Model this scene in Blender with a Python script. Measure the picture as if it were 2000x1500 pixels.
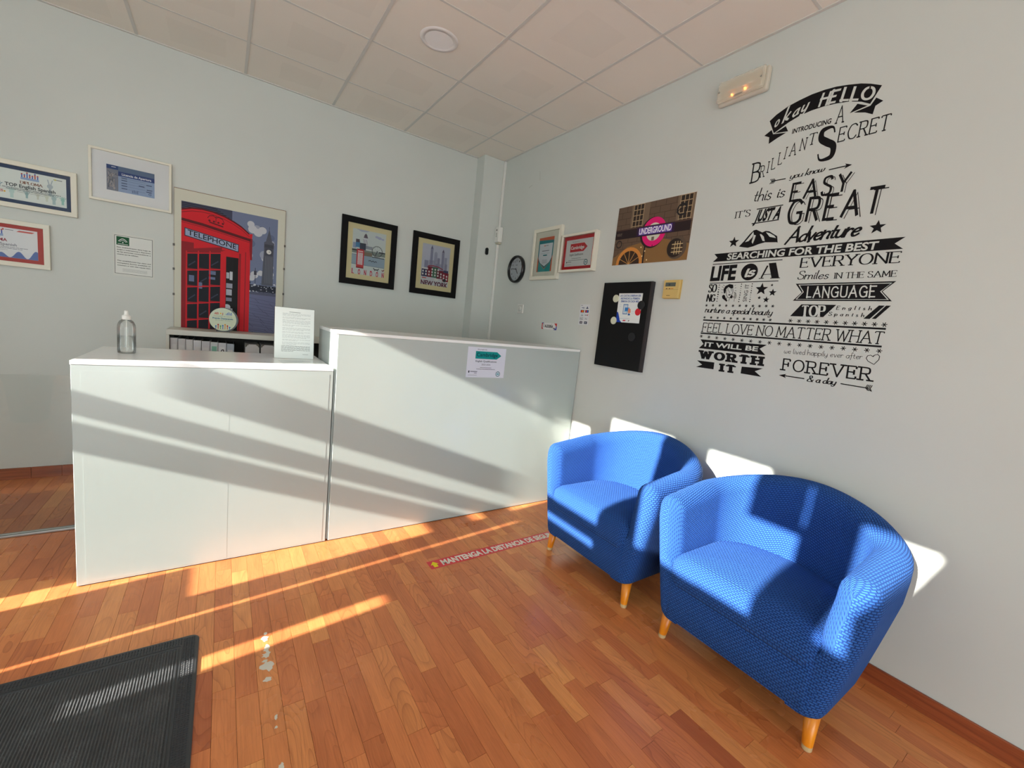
import bpy, bmesh, math, random
from math import sin, cos, pi, radians, sqrt
from mathutils import Vector, Matrix
from mathutils.geometry import tessellate_polygon
random.seed(7)
for o in list(bpy.data.objects): bpy.data.objects.remove(o)
SC = bpy.context.scene
COL = SC.collection

# ---------------------------------------------------------------- camera
cam_d = bpy.data.cameras.new('camera')
cam = bpy.data.objects.new('camera', cam_d); COL.objects.link(cam); SC.camera = cam
CP = Vector((-2.30582, -3.99008, 1.33381)); YAW, PIT, ROL = radians(34.75455), radians(-7.43855), radians(6.08261)
Fw = Vector((sin(YAW)*cos(PIT), cos(YAW)*cos(PIT), sin(PIT)))
R0 = Vector((cos(YAW), -sin(YAW), 0)); U0 = R0.cross(Fw)
Rt = cos(ROL)*R0 + sin(ROL)*U0; Up = -sin(ROL)*R0 + cos(ROL)*U0
cam.matrix_world = Matrix(((Rt.x, Up.x, -Fw.x, CP.x), (Rt.y, Up.y, -Fw.y, CP.y), (Rt.z, Up.z, -Fw.z, CP.z), (0, 0, 0, 1)))
cam_d.sensor_width = 36; cam_d.sensor_fit = 'HORIZONTAL'; cam_d.lens = 827.22*36/2000
cam_d.shift_y = -(750-746.63)/2000; cam_d.clip_start = .02

# ---------------------------------------------------------------- sky, sun, exposure
W = bpy.data.worlds.new('sky'); SC.world = W; W.use_nodes = True
wn = W.node_tree.nodes['Background']; wn.inputs[0].default_value = (.83, .95, 1.0, 1); wn.inputs[1].default_value = 5.8
SUN_AZ, SUN_T = radians(6.2), .385           # travels towards +X with a little +Y, dropping .385 per metre of X
sd = Vector((1, math.tan(SUN_AZ), -SUN_T)).normalized()
sl = bpy.data.lights.new('sun', 'SUN'); sl.energy = 20.0; sl.angle = radians(.53); sl.color = (1, .955, .87)
so = bpy.data.objects.new('sun', sl); COL.objects.link(so); so.location = (-9, -3, 5)
so.rotation_euler = sd.to_track_quat('-Z', 'Y').to_euler()
def portal(loc, rot, sx, sy):
    l = bpy.data.lights.new('window_portal', 'AREA'); l.shape = 'RECTANGLE'; l.size = sx; l.size_y = sy; l.cycles.is_portal = True
    o = bpy.data.objects.new('window_portal', l); COL.objects.link(o); o.location = loc; o.rotation_euler = rot
portal((-3.0, -7.56, 1.07), (radians(90), 0, 0), 2.8, 2.1)
portal((-4.58, -7.05, 1.3), (radians(90), 0, radians(-90)), .5, 2.4)
VS = SC.view_settings
VS.view_transform = 'Standard'; VS.look = 'None'; VS.gamma = 1; VS.exposure = .16; VS.use_curve_mapping = False
SC.cycles.use_denoising = True

# ---------------------------------------------------------------- materials
def lin(c):
    return tuple((x/12.92 if x <= .04045 else ((x+.055)/1.055)**2.4) for x in (v/255 for v in c))
MATS = {}
def mat(name, rgb, rough=.6, metal=0, spec=.5, **k):
    if name in MATS: return MATS[name]
    m = bpy.data.materials.new(name); m.use_nodes = True
    b = m.node_tree.nodes['Principled BSDF']
    b.inputs['Base Color'].default_value = (*lin(rgb), 1)
    b.inputs['Roughness'].default_value = rough; b.inputs['Metallic'].default_value = metal
    b.inputs['Specular IOR Level'].default_value = spec
    for kk, v in k.items(): b.inputs[kk.replace('_', ' ')].default_value = v
    m.diffuse_color = (*lin(rgb), 1)
    MATS[name] = m; return m
class NT:
    def __init__(s, m): s.n = m.node_tree.nodes; s.l = m.node_tree.links; s.b = s.n['Principled BSDF']
    def add(s, t, **k):
        n = s.n.new(t)
        for a, v in k.items(): setattr(n, a, v)
        return n
    def link(s, a, b): s.l.new(a, b)
    def math(s, op, a, b=0):
        n = s.add('ShaderNodeMath', operation=op)
        for i, v in enumerate((a, b)):
            if hasattr(v, 'links'): s.link(v, n.inputs[i])
            else: n.inputs[i].default_value = v
        return n.outputs[0]
    def noise(s, vec, scale, detail=3, rough=.5, dist=0):
        n = s.add('ShaderNodeTexNoise'); n.inputs['Scale'].default_value = scale; n.inputs['Detail'].default_value = detail
        n.inputs['Roughness'].default_value = rough; n.inputs['Distortion'].default_value = dist
        if vec is not None: s.link(vec, n.inputs['Vector'])
        return n.outputs['Fac']
    def ramp(s, f, stops):
        n = s.add('ShaderNodeValToRGB'); s.link(f, n.inputs[0])
        e = n.color_ramp.elements
        while len(e) < len(stops): e.new(.5)
        for i, (p, c) in enumerate(stops): e[i].position = p; e[i].color = (*c, 1)
        return n.outputs[0]
    def bump(s, h, dist, strength=1):
        n = s.add('ShaderNodeBump'); n.inputs['Distance'].default_value = dist; n.inputs['Strength'].default_value = strength
        s.link(h, n.inputs['Height']); s.link(n.outputs[0], s.b.inputs['Normal'])
    def mapping(s, vec, sc=(1, 1, 1), rot=(0, 0, 0)):
        n = s.add('ShaderNodeMapping'); n.inputs['Scale'].default_value = sc; n.inputs['Rotation'].default_value = rot
        s.link(vec, n.inputs['Vector']); return n.outputs[0]
    def obj(s): return s.add('ShaderNodeTexCoord').outputs['Object']
    def geo(s): return s.add('ShaderNodeNewGeometry').outputs['Position']

def plaster(name, rgb, rough=.75):
    m = mat(name, rgb, rough, spec=.3); t = NT(m); g = t.geo()
    f = t.noise(g, 1.3, 4); c = lin(rgb)
    t.link(t.ramp(f, [(.3, tuple(x*.97 for x in c)), (.7, tuple(min(1, x*1.02) for x in c))]), t.b.inputs['Base Color'])
    t.bump(t.noise(g, 220, 3), .0006, .35); return m
WALL = plaster('white wall paint', (208, 212, 206))
CEIL = plaster('ceiling tile plaster', (243, 236, 224), .9)
CEILD = plaster('ceiling tile darker patch', (240, 233, 221), .9)  # slightly darker square on the larger tiles
RAIL = mat('painted ceiling rail', (216, 214, 207), .6, spec=.3)
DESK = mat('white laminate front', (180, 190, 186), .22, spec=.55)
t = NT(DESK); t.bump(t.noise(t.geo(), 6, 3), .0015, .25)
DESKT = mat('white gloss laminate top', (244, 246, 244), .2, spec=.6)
DARK = mat('shadow gap black', (30, 28, 28), .8)

def wood_floor():
    m = mat('cherry laminate', (180, 100, 60), .3, spec=.45); t = NT(m)
    a = t.add('ShaderNodeAttribute'); a.attribute_name = 'tone'
    sp = t.add('ShaderNodeSeparateColor'); t.link(a.outputs['Color'], sp.inputs[0])
    g = t.geo()
    off = t.add('ShaderNodeCombineXYZ'); t.link(t.math('MULTIPLY', sp.outputs[1], 37), off.inputs[0]); t.link(t.math('MULTIPLY', sp.outputs[2], 91), off.inputs[1])
    va = t.add('ShaderNodeVectorMath', operation='ADD'); t.link(g, va.inputs[0]); t.link(off.outputs[0], va.inputs[1])
    v = va.outputs[0]
    # cathedral figure: contour lines of a stretched noise
    n1 = t.noise(t.mapping(v, (9, 2.0, 1)), 1, 1.5, .45, .25)
    rings = t.math('FRACT', t.math('MULTIPLY', n1, 15))
    line = t.math('POWER', rings, 5)
    fine = t.noise(t.mapping(v, (230, 9, 1)), 1, 3, .6)
    broad = t.noise(t.mapping(v, (16, 3, 1)), 1, 2)
    base = t.ramp(sp.outputs[0], [(0, lin((186, 104, 60))), (.45, lin((216, 130, 76))), (1, lin((238, 164, 96)))])
    mx = t.add('ShaderNodeMix', data_type='RGBA', blend_type='MULTIPLY')
    fac = t.math('MULTIPLY', line, sp.outputs[2]); t.link(t.math('MULTIPLY', fac, .4), mx.inputs['Factor'])
    t.link(base, mx.inputs['A']); mx.inputs['B'].default_value = (*lin((150, 92, 66)), 1)
    mx2 = t.add('ShaderNodeMix', data_type='RGBA', blend_type='MULTIPLY'); mx2.inputs['Factor'].default_value = .8
    t.link(mx.outputs['Result'], mx2.inputs['A'])
    t.link(t.ramp(t.math('ADD', t.math('MULTIPLY', fine, .5), t.math('MULTIPLY', broad, .5)), [(.35, (.72, .66, .62)), (.62, (1, 1, 1))]), mx2.inputs['B'])
    t.link(mx2.outputs['Result'], t.b.inputs['Base Color'])
    t.link(t.ramp(t.noise(g, 2.2, 4), [(.3, (.24,)*3), (.7, (.38,)*3)]), t.b.inputs['Roughness'])
    t.bump(fine, .0003, .3); return m
FLOOR = wood_floor()
def skirting():
    m = mat('cherry skirting', (150, 78, 44), .35); t = NT(m); g = t.geo()
    f = t.noise(t.mapping(g, (3, 3, 60)), 1, 3, .6)
    t.link(t.ramp(f, [(.3, lin((120, 58, 34))), (.7, lin((168, 88, 50)))]), t.b.inputs['Base Color']); return m
SKIRT = skirting()
def knit():
    m = mat('blue knitted stretch cover', (60, 130, 225), .85, spec=.2, Sheen_Weight=.12, Sheen_Roughness=.5); t = NT(m)
    t.b.inputs['Sheen Tint'].default_value = (*lin((120, 180, 255)), 1)
    uv = t.add('ShaderNodeTexCoord').outputs['UV']
    br = t.add('ShaderNodeTexBrick'); t.link(uv, br.inputs['Vector'])
    br.inputs['Scale'].default_value = 1; br.inputs['Brick Width'].default_value = .016; br.inputs['Row Height'].default_value = .0095
    br.inputs['Mortar Size'].default_value = .0032; br.inputs['Mortar Smooth'].default_value = 1; br.offset = .5
    inv = t.math('SUBTRACT', 1, br.outputs['Fac'])
    fib = t.noise(t.mapping(uv, (700, 250, 1)), 1, 2)
    h = t.math('ADD', inv, t.math('MULTIPLY', fib, .25))
    c = t.ramp(inv, [(0, (.008, .034, .17)), (1, (.028, .118, .43))])
    t.link(c, t.b.inputs['Base Color'])
    t.bump(h, .0032, .9); return m
KNIT = knit()
def beech():
    m = mat('varnished beech leg', (232, 140, 20), .3); t = NT(m); o = t.obj()
    f = t.noise(t.mapping(o, (40, 40, 6)), 1, 3)
    t.link(t.ramp(f, [(.3, lin((214, 118, 14))), (.7, lin((240, 150, 28)))]), t.b.inputs['Base Color']); return m
BEECH = beech()
def carpet():
    m = mat('charcoal ribbed carpet', (58, 60, 62), .95, spec=.2, Sheen_Weight=.3); t = NT(m); g = t.geo()
    f = t.noise(g, 900, 2, .7); f2 = t.noise(g, 9, 3)
    c = t.ramp(t.math('ADD', t.math('MULTIPLY', f, .8), t.math('MULTIPLY', f2, .2)), [(.42, lin((15, 17, 19))), (.6, lin((50, 54, 58))), (.7, lin((190, 195, 195)))])
    t.link(c, t.b.inputs['Base Color']); t.bump(f, .002, .8); return m
CARPET = carpet()
RUBBER = mat('black rubber', (50, 52, 55), .45, spec=.5)
BLACKF = mat('black wooden frame', (9, 8, 9), .6, spec=.18)
WHITEF = mat('ivory white frame', (226, 222, 205), .45)
MATB = mat('off white passepartout', (234, 231, 216), .85, spec=.2)
METAL = mat('brushed aluminium', (170, 172, 170), .35, metal=1)
PLAST = mat('white plastic', (228, 227, 220), .4)
GLASSF = mat('picture glass', (255, 255, 255), .03)
def thin_glass(name, rough, tint, refl=.9, ior=1.45):
    m = bpy.data.materials.new(name); m.use_nodes = True; n = m.node_tree.nodes; l = m.node_tree.links
    n.remove(n['Principled BSDF']); o = n['Material Output']
    tr = n.new('ShaderNodeBsdfTransparent'); tr.inputs[0].default_value = (*tint, 1)
    gl = n.new('ShaderNodeBsdfGlossy'); gl.inputs['Roughness'].default_value = rough
    fr = n.new('ShaderNodeFresnel'); fr.inputs[0].default_value = ior
    mu = n.new('ShaderNodeMath'); mu.operation = 'MULTIPLY'; mu.inputs[1].default_value = refl; l.new(fr.outputs[0], mu.inputs[0])
    mx = n.new('ShaderNodeMixShader'); l.new(mu.outputs[0], mx.inputs[0]); l.new(tr.outputs[0], mx.inputs[1]); l.new(gl.outputs[0], mx.inputs[2])
    l.new(mx.outputs[0], o.inputs[0]); MATS[name] = m; return m
PANE = thin_glass('clear glass pane', .0, (.965, .975, .97))
BOTL = thin_glass('clear bottle plastic', .02, (.985, .99, .99), .8)
GELM = thin_glass('clear hand gel', .03, (.965, .975, .97), .5, 1.3)
ACRY = thin_glass('clear acrylic', .04, (.97, .98, .98))

# ---------------------------------------------------------------- object helpers
def link(o, parent=None):
    COL.objects.link(o)
    if parent is not None: o.parent = parent
    return o
def tag(o, label=None, cat=None, group=None, kind=None):
    if label: o['label'] = label
    if cat: o['category'] = cat
    if group: o['group'] = group
    if kind: o['kind'] = kind
    return o
def empty(name, loc=(0, 0, 0), label=None, cat=None, group=None, rz=0):
    o = bpy.data.objects.new(name, None); COL.objects.link(o); o.location = loc; o.rotation_euler = (0, 0, rz)
    o.empty_display_size = .05
    return tag(o, label, cat, group)
def mesh_obj(name, verts, faces, m, parent=None, smooth=False, mi=None, loc=None):
    me = bpy.data.meshes.new(name); me.from_pydata([tuple(v) for v in verts], [], faces)
    for x in (m if isinstance(m, (list, tuple)) else [m]): me.materials.append(x)
    if mi: me.polygons.foreach_set('material_index', mi)
    if smooth: me.polygons.foreach_set('use_smooth', [True]*len(me.polygons))
    me.update()
    o = bpy.data.objects.new(name, me)
    if parent is not None and parent.type == 'EMPTY' or parent is not None:
        # vertices are given in world space: bring them into the parent's space
        mw = world_of(parent).inverted()
        me.transform(mw)
    return link(o, parent)
def world_of(o):
    mtx = Matrix.LocRotScale(o.location, o.rotation_euler, o.scale)
    return world_of(o.parent) @ mtx if o.parent else mtx
def box_vf(x0, x1, y0, y1, z0, z1):
    v = [(x0, y0, z0), (x1, y0, z0), (x1, y1, z0), (x0, y1, z0), (x0, y0, z1), (x1, y0, z1), (x1, y1, z1), (x0, y1, z1)]
    return v, [(0, 3, 2, 1), (4, 5, 6, 7), (0, 1, 5, 4), (1, 2, 6, 5), (2, 3, 7, 6), (3, 0, 4, 7)]
def box(name, x0, x1, y0, y1, z0, z1, m, parent=None, bevel=0, seg=2):
    if bevel:
        bm = bmesh.new(); v, f = box_vf(x0, x1, y0, y1, z0, z1)
        bv = [bm.verts.new(p) for p in v]
        for q in f: bm.faces.new([bv[i] for i in q])
        bmesh.ops.bevel(bm, geom=list(bm.edges), offset=bevel, segments=seg, affect='EDGES', profile=.5)
        v = [tuple(p.co) for p in bm.verts]; bm.verts.index_update(); f = [[p.index for p in q.verts] for q in bm.faces]; bm.free()
        return mesh_obj(name, v, f, m, parent)
    v, f = box_vf(x0, x1, y0, y1, z0, z1)
    return mesh_obj(name, v, f, m, parent)
class VF:
    def __init__(s): s.v = []; s.f = []; s.mi = []
    def add(s, v, f, mi=0):
        k = len(s.v); s.v += [tuple(p) for p in v]; s.f += [tuple(i+k for i in q) for q in f]; s.mi += [mi]*len(f)
    def box(s, *a, mi=0): s.add(*box_vf(*a), mi)
    def build(s, name, m, parent=None, smooth=False): return mesh_obj(name, s.v, s.f, m, parent, smooth, s.mi)
def lathe(prof, n=24, c=(0, 0, 0), axis='z'):
    v = []; f = []
    for r, z in prof:
        for k in range(n):
            a = 2*pi*k/n; v.append((r*cos(a), r*sin(a), z))
    for i in range(len(prof)-1):
        for k in range(n): f.append((i*n+k, i*n+(k+1) % n, (i+1)*n+(k+1) % n, (i+1)*n+k))
    f.append(tuple(range(n))[::-1]); f.append(tuple((len(prof)-1)*n+k for k in range(n)))
    if axis == '-x': v = [(-z, y, x) for x, y, z in v]      # axis towards -X (out of the right wall)
    if axis == '-y': v = [(x, -z, y) for x, y, z in v]
    return [(p[0]+c[0], p[1]+c[1], p[2]+c[2]) for p in v], f

# ---------------------------------------------------------------- flat prints on a plane
class Plane:
    def __init__(s, O, U, V):
        s.O = Vector(O); s.U = Vector(U); s.V = Vector(V); s.N = s.U.cross(s.V).normalized()
    def __call__(s, u, v, n=0): return s.O + s.U*u + s.V*v + s.N*n
RW = Plane((0, 0, 0), (0, -1, 0), (0, 0, 1))      # right wall: u = -Y, v = Z
BW = Plane((0, 0, 0), (1, 0, 0), (0, 0, 1))       # back wall: u = X, v = Z
FL = Plane((0, 0, 0), (1, 0, 0), (0, 1, 0))       # floor
DK = Plane((0, -1.556, 0), (1, 0, 0), (0, 0, 1))  # counter front

# stroke alphabet: (width, [(curved?, points)...]); cap height 1, x-height .5
GL = {}
def g(ch, w, *st):
    GL[ch] = (w, [(s[0] == 'c', [tuple(float(q) for q in p.split(',')) for p in s[2:].split()]) for s in st])
g('A', .8, 'l 0,0 .4,1 .8,0', 'l .14,.36 .66,.36'); g('B', .6, 'l 0,0 0,1 .28,1', 'c .28,1 .5,.93 .53,.77 .48,.6 .28,.53', 'l .28,.53 0,.53', 'c .28,.53 .52,.47 .6,.28 .52,.07 .28,0', 'l .28,0 0,0')
g('C', .72, 'c .7,.82 .55,.97 .38,1 .15,.9 0,.5 .15,.1 .38,0 .57,.03 .72,.2'); g('D', .7, 'l 0,0 0,1 .25,1', 'c .25,1 .5,.95 .68,.7 .68,.3 .5,.05 .25,0', 'l .25,0 0,0')
g('E', .55, 'l .55,1 0,1 0,0 .55,0', 'l 0,.52 .42,.52'); g('F', .52, 'l .52,1 0,1 0,0', 'l 0,.52 .4,.52')
g('G', .76, 'c .7,.82 .55,.97 .38,1 .15,.9 0,.5 .15,.1 .38,0 .6,.03 .74,.16', 'l .74,.12 .74,.45 .45,.45'); g('H', .68, 'l 0,0 0,1', 'l .68,0 .68,1', 'l 0,.52 .68,.52')
g('I', .04, 'l .02,0 .02,1'); g('J', .35, 'c 0,-.05 .15,-.08 .27,0 .33,.15', 'l .33,.15 .33,1'); g('K', .62, 'l 0,0 0,1', 'l .6,1 0,.42', 'l .2,.6 .62,0')
g('L', .5, 'l 0,1 0,0 .5,0'); g('M', .85, 'l 0,0 .06,1 .42,.2 .79,1 .85,0'); g('N', .7, 'l 0,0 0,1 .7,0 .7,1')
g('O', .8, 'c .4,1 .12,.87 0,.5 .12,.13 .4,0 .68,.13 .8,.5 .68,.87 .4,1'); g('P', .58, 'l 0,0 0,1 .28,1', 'c .28,1 .5,.95 .57,.74 .5,.53 .28,.47', 'l .28,.47 0,.47')
g('Q', .8, 'c .4,1 .12,.87 0,.5 .12,.13 .4,0 .68,.13 .8,.5 .68,.87 .4,1', 'l .45,.25 .8,-.1'); g('R', .62, 'l 0,0 0,1 .28,1', 'c .28,1 .5,.95 .56,.75 .5,.55 .28,.5', 'l .28,.5 0,.5', 'l .3,.5 .62,0')
g('S', .56, 'c .52,.8 .45,.97 .28,1 .06,.93 .05,.7 .28,.54 .53,.38 .52,.08 .28,0 .08,.03 0,.22'); g('T', .68, 'l 0,1 .68,1', 'l .34,1 .34,0')
g('U', .66, 'l 0,1 0,.3', 'c 0,.3 .08,.06 .33,0 .58,.06 .66,.3', 'l .66,.3 .66,1'); g('V', .74, 'l 0,1 .37,0 .74,1'); g('W', 1.05, 'l 0,1 .27,0 .52,.9 .78,0 1.05,1')
g('X', .7, 'l 0,1 .7,0', 'l 0,0 .7,1'); g('Y', .7, 'l 0,1 .35,.48 .7,1', 'l .35,.48 .35,0'); g('Z', .6, 'l 0,1 .6,1 0,0 .6,0')
g("'", .12, 'l .1,1.05 0,.78'); g('&', .75, 'c .75,.35 .55,.05 .3,0 .05,.05 .05,.3 .25,.5 .5,.75 .42,.97 .28,1 .15,.93 .2,.7 .4,.4 .72,0')
g('a', .48, 'c .46,.42 .3,.5 .12,.42 0,.22 .12,.03 .28,.02 .42,.15 .46,.42', 'c .46,.5 .42,.2 .46,.03 .55,.06'); g('b', .45, 'l 0,1 0,.1', 'c 0,.1 .2,0 .4,.1 .45,.3 .32,.5 .15,.47 0,.3')
g('c', .4, 'c .38,.42 .25,.5 .08,.4 0,.22 .1,.03 .25,.01 .4,.1'); g('d', .48, 'c .45,.4 .3,.5 .1,.42 0,.22 .12,.02 .28,.02 .42,.12 .45,.3', 'c .48,1 .45,.4 .45,.1 .52,.03')
g('e', .42, 'c .03,.25 .25,.27 .4,.36 .3,.5 .1,.43 0,.22 .1,.03 .25,.01 .42,.12'); g('f', .32, 'c .4,.95 .28,1.02 .18,.85 .15,.4 .12,-.1 .02,-.28', 'l 0,.48 .32,.48')
g('g', .46, 'c .44,.42 .28,.5 .1,.42 0,.25 .1,.05 .26,.05 .42,.18 .44,.42', 'c .45,.5 .44,.1 .36,-.22 .15,-.28 .02,-.18'); g('h', .46, 'l 0,1 0,0', 'c 0,.3 .15,.48 .32,.48 .42,.35 .42,.1 .46,0')
g('i', .1, 'c .05,.5 .04,.2 .07,.03 .14,.04', 'l .06,.68 .07,.73'); g('j', .15, 'c .12,.5 .12,0 .08,-.22 -.05,-.28', 'l .12,.68 .13,.73'); g('k', .42, 'l 0,1 0,0', 'c .38,.5 .2,.32 .02,.24', 'c .14,.28 .25,.1 .42,0')
g('l', .12, 'c .05,1 .03,.5 .05,.08 .15,.02'); g('m', .75, 'l 0,.5 0,0', 'c 0,.28 .12,.47 .28,.48 .36,.38 .36,0', 'c .36,.28 .48,.47 .62,.48 .7,.38 .7,.08 .77,.02'); g('n', .46, 'l 0,.5 0,0', 'c 0,.28 .15,.47 .32,.48 .42,.36 .4,.08 .48,.02')
g('o', .44, 'c .22,.5 .05,.42 0,.25 .05,.07 .22,0 .38,.07 .44,.25 .38,.42 .22,.5'); g('p', .46, 'l 0,.5 0,-.3', 'c 0,.3 .15,.48 .32,.48 .46,.38 .44,.12 .3,.02 .12,.04 0,.2'); g('q', .46, 'c .44,.4 .28,.5 .1,.42 0,.25 .12,.03 .26,.02 .44,.2', 'l .44,.5 .44,-.3')
g('r', .34, 'l 0,.5 0,0', 'c 0,.28 .12,.45 .24,.5 .34,.44'); g('s', .34, 'c .32,.42 .22,.5 .08,.46 .05,.33 .2,.25 .33,.15 .25,.02 .1,0 0,.08'); g('t', .3, 'c .14,.8 .1,.3 .14,.06 .3,.04', 'l 0,.5 .3,.5')
g('u', .48, 'c 0,.5 0,.15 .12,.02 .3,.05 .42,.22', 'c .43,.5 .41,.15 .45,.02 .52,.04'); g('v', .42, 'l 0,.5 .2,0 .42,.5'); g('w', .65, 'c 0,.5 .02,.1 .14,.01 .28,.08 .32,.45', 'c .32,.2 .4,.02 .52,.04 .64,.2 .65,.5')
g('x', .42, 'l 0,.5 .42,0', 'l 0,0 .42,.5'); g('y', .46, 'c 0,.5 0,.15 .12,.03 .3,.06 .42,.22', 'c .43,.5 .42,.1 .34,-.22 .15,-.28 .02,-.2'); g('z', .4, 'l 0,.5 .4,.5 0,0 .4,0')
def smooth_pts(p, n=5):
    if len(p) < 3: return p
    q = [p[0]] + list(p) + [p[-1]]; out = []
    if p[0] == p[-1]: q[0] = p[-2]; q[-1] = p[1]
    for i in range(1, len(q)-2):
        a, b, c, d = q[i-1], q[i], q[i+1], q[i+2]
        for k in range(n):
            t = k/n
            out.append(tuple(.5*(2*b[j]+(c[j]-a[j])*t+(2*a[j]-5*b[j]+4*c[j]-d[j])*t*t+(3*b[j]-a[j]-3*c[j]+d[j])*t**3) for j in (0, 1)))
    out.append(p[-1]); return out
def ribbon(pts, wf, V, F, cap=False):
    n = len(pts); L = []
    for i, p in enumerate(pts):
        a = pts[max(0, i-1)]; b = pts[min(n-1, i+1)]
        dx, dy = b[0]-a[0], b[1]-a[1]; d = sqrt(dx*dx+dy*dy) or 1e-6; dx /= d; dy /= d
        m = 1
        if 0 < i < n-1:
            ex, ey = p[0]-a[0], p[1]-a[1]; e = sqrt(ex*ex+ey*ey) or 1e-6
            m = min(1.8, 1/max(.35, abs(ex/e*dx+ey/e*dy)))
        h = wf(dx, dy)/2*m
        q = p
        if cap and i in (0, n-1):
            s = -1 if i == 0 else 1; q = (p[0]+s*dx*h*.6, p[1]+s*dy*h*.6)
        L.append(((q[0]-dy*h, q[1]+dx*h), (q[0]+dy*h, q[1]-dx*h)))
    k = len(V)
    for l, r in L: V += [l, r]
    for i in range(n-1): F.append((k+2*i, k+2*i+1, k+2*i+3, k+2*i+2))
STY = {  # thick, thin, serif length, letter gap, round caps, slant
 'serif': (.14, .065, .13, .2, 0, 0), 'heavyserif': (.3, .1, .07, .2, 0, 0), 'slab': (.12, .105, .2, .3, 0, 0), 'slabbold': (.24, .12, .12, .22, 0, 0),
 'slabheavy': (.34, .24, .2, .5, 0, 0), 'art': (.105, .075, .12, .22, 0, 0), 'bigs': (.24, .05, .0, .2, 0, 0), 'deco': (.15, .12, 0, .36, 0, 0),
 'script': (.15, .085, 0, .08, 1, .2), 'thinscript': (.1, .065, 0, .12, 1, .1), 'boldscript': (.17, .12, 0, .08, 1, .2), 'rscript': (.17, .14, 0, .1, 1, .12),
 'hair': (.075, .07, 0, .14, 1, .05), 'round': (.21, .19, 0, .24, 1, .0), 'roundthin': (.15, .13, 0, .3, 1, 0), 'boldserif': (.26, .09, .1, .22, 0, 0), 'spaced': (.17, .12, .07, .7, 0, .1)}
def stroke_text(s, st):
    th, tn, sf, gap, rc, sl = STY[st]; V = []; F = []; x = 0
    wf = lambda dx, dy: tn+(th-tn)*min(1, abs(dy)**1.5 * 1.05)
    for ch in s:
        if ch == ' ': x += .34; continue
        w, strokes = GL[ch]; k0 = len(V)
        for cv, p in strokes:
            q = smooth_pts(p, 8 if st == 'bigs' else 5) if cv else p
            if st == 'bigs':
                n = len(q); kk = [-1]
                def wv(a, b): kk[0] += 1; return tn+(th-tn)*max(0, sin(pi*kk[0]/(n-1)))**2.2
                ribbon(q, wv, V, F); continue
            if cv: ribbon(q, wf, V, F, rc)
            else:
                for i in range(len(q)-1):
                    a, b = q[i], q[i+1]; dx, dy = b[0]-a[0], b[1]-a[1]; d = sqrt(dx*dx+dy*dy)
                    e = wf(dx/d, dy/d)*(.5 if 0 < i or rc else 0); e2 = wf(dx/d, dy/d)*.5 if (i < len(q)-2) else 0
                    if len(q) > 2 and not rc: e = min(e, tn*.5); e2 = min(e2, tn*.5)
                    aa = (a[0]-dx/d*e, a[1]-dy/d*e); bb = (b[0]+dx/d*e2, b[1]+dy/d*e2)
                    ribbon([aa, bb], wf, V, F, rc)
            if st == 'deco':
                q2 = [(px+.19, py-.07) for px, py in q]
                if len(q2) > 1: ribbon(q2, lambda a, b: .04, V, F)
            if sf:
                for e, o2 in ((p[0], p[1]), (p[-1], p[-2])):
                    if p[0] == p[-1]: continue
                    vert = abs(e[1]-o2[1]) > .8*abs(e[0]-o2[0])
                    if (e[1] < .03 or e[1] > .97 or ch.islower()) and vert:
                        ribbon([(e[0]-sf-th*.25, e[1]), (e[0]+sf+th*.25, e[1])], lambda a, b: max(tn, .045)*1.15, V, F)
                    elif ch in 'EFTLZCGS' and not vert:
                        dn = -1 if e[1] > .8 else 1
                        if ch in 'EF' and .3 < e[1] < .7: dn = 0
                        ribbon([(e[0], e[1]-(sf if dn <= 0 else 0)), (e[0], e[1]+(sf if dn >= 0 else 0))], lambda a, b: max(tn, .045)*1.2, V, F)
        if sf and ch in 'BDPR':     # feet of the stem
            ys = (0, 1)
            for y in ys: ribbon([(-sf-th*.25, y), (.02, y)], lambda a, b: max(tn, .045)*1.15, V, F)
            if ch in 'PR': ribbon([(-.02, 0), (sf+th*.25, 0)], lambda a, b: max(tn, .045)*1.15, V, F)
        for i in range(k0, len(V)): V[i] = (V[i][0]+x, V[i][1])
        x += w+gap
    if sl: V = [(a+sl*b, b) for a, b in V]
    return V, F
_FC = {}
def font_text(s, bold=0):
    key = (s, bold)
    if key in _FC: return _FC[key]
    c = bpy.data.curves.new('t', 'FONT'); c.body = s; c.size = 1; c.offset = bold; c.resolution_u = 3
    o = bpy.data.objects.new('t', c); COL.objects.link(o)
    bpy.context.view_layer.update()
    me = bpy.data.meshes.new_from_object(o.evaluated_get(bpy.context.evaluated_depsgraph_get()))
    V = [(v.co.x, v.co.y) for v in me.vertices]; F = [tuple(p.vertices) for p in me.polygons]
    bpy.data.objects.remove(o); bpy.data.meshes.remove(me); bpy.data.curves.remove(c)
    _FC[key] = (V, F); return V, F
CAPH = max(y for x, y in font_text('H')[0])
def text2d(s, st):
    if st in ('sans', 'sansb', 'fat', 'sansm'):
        V, F = font_text(s, {'sans': 0, 'sansm': .012, 'sansb': .028, 'fat': .045}[st]); V = [(x, y/CAPH) for x, y in V]
    else: V, F = stroke_text(s, st)
    x0 = min(p[0] for p in V); x1 = max(p[0] for p in V)
    return [((x-x0)/(x1-x0), y) for x, y in V], F
INK = {'k': mat('black vinyl', (13, 10, 13), .55, spec=.2), 'w': mat('bare wall white', (208, 212, 206), .75, spec=.3)}
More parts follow.
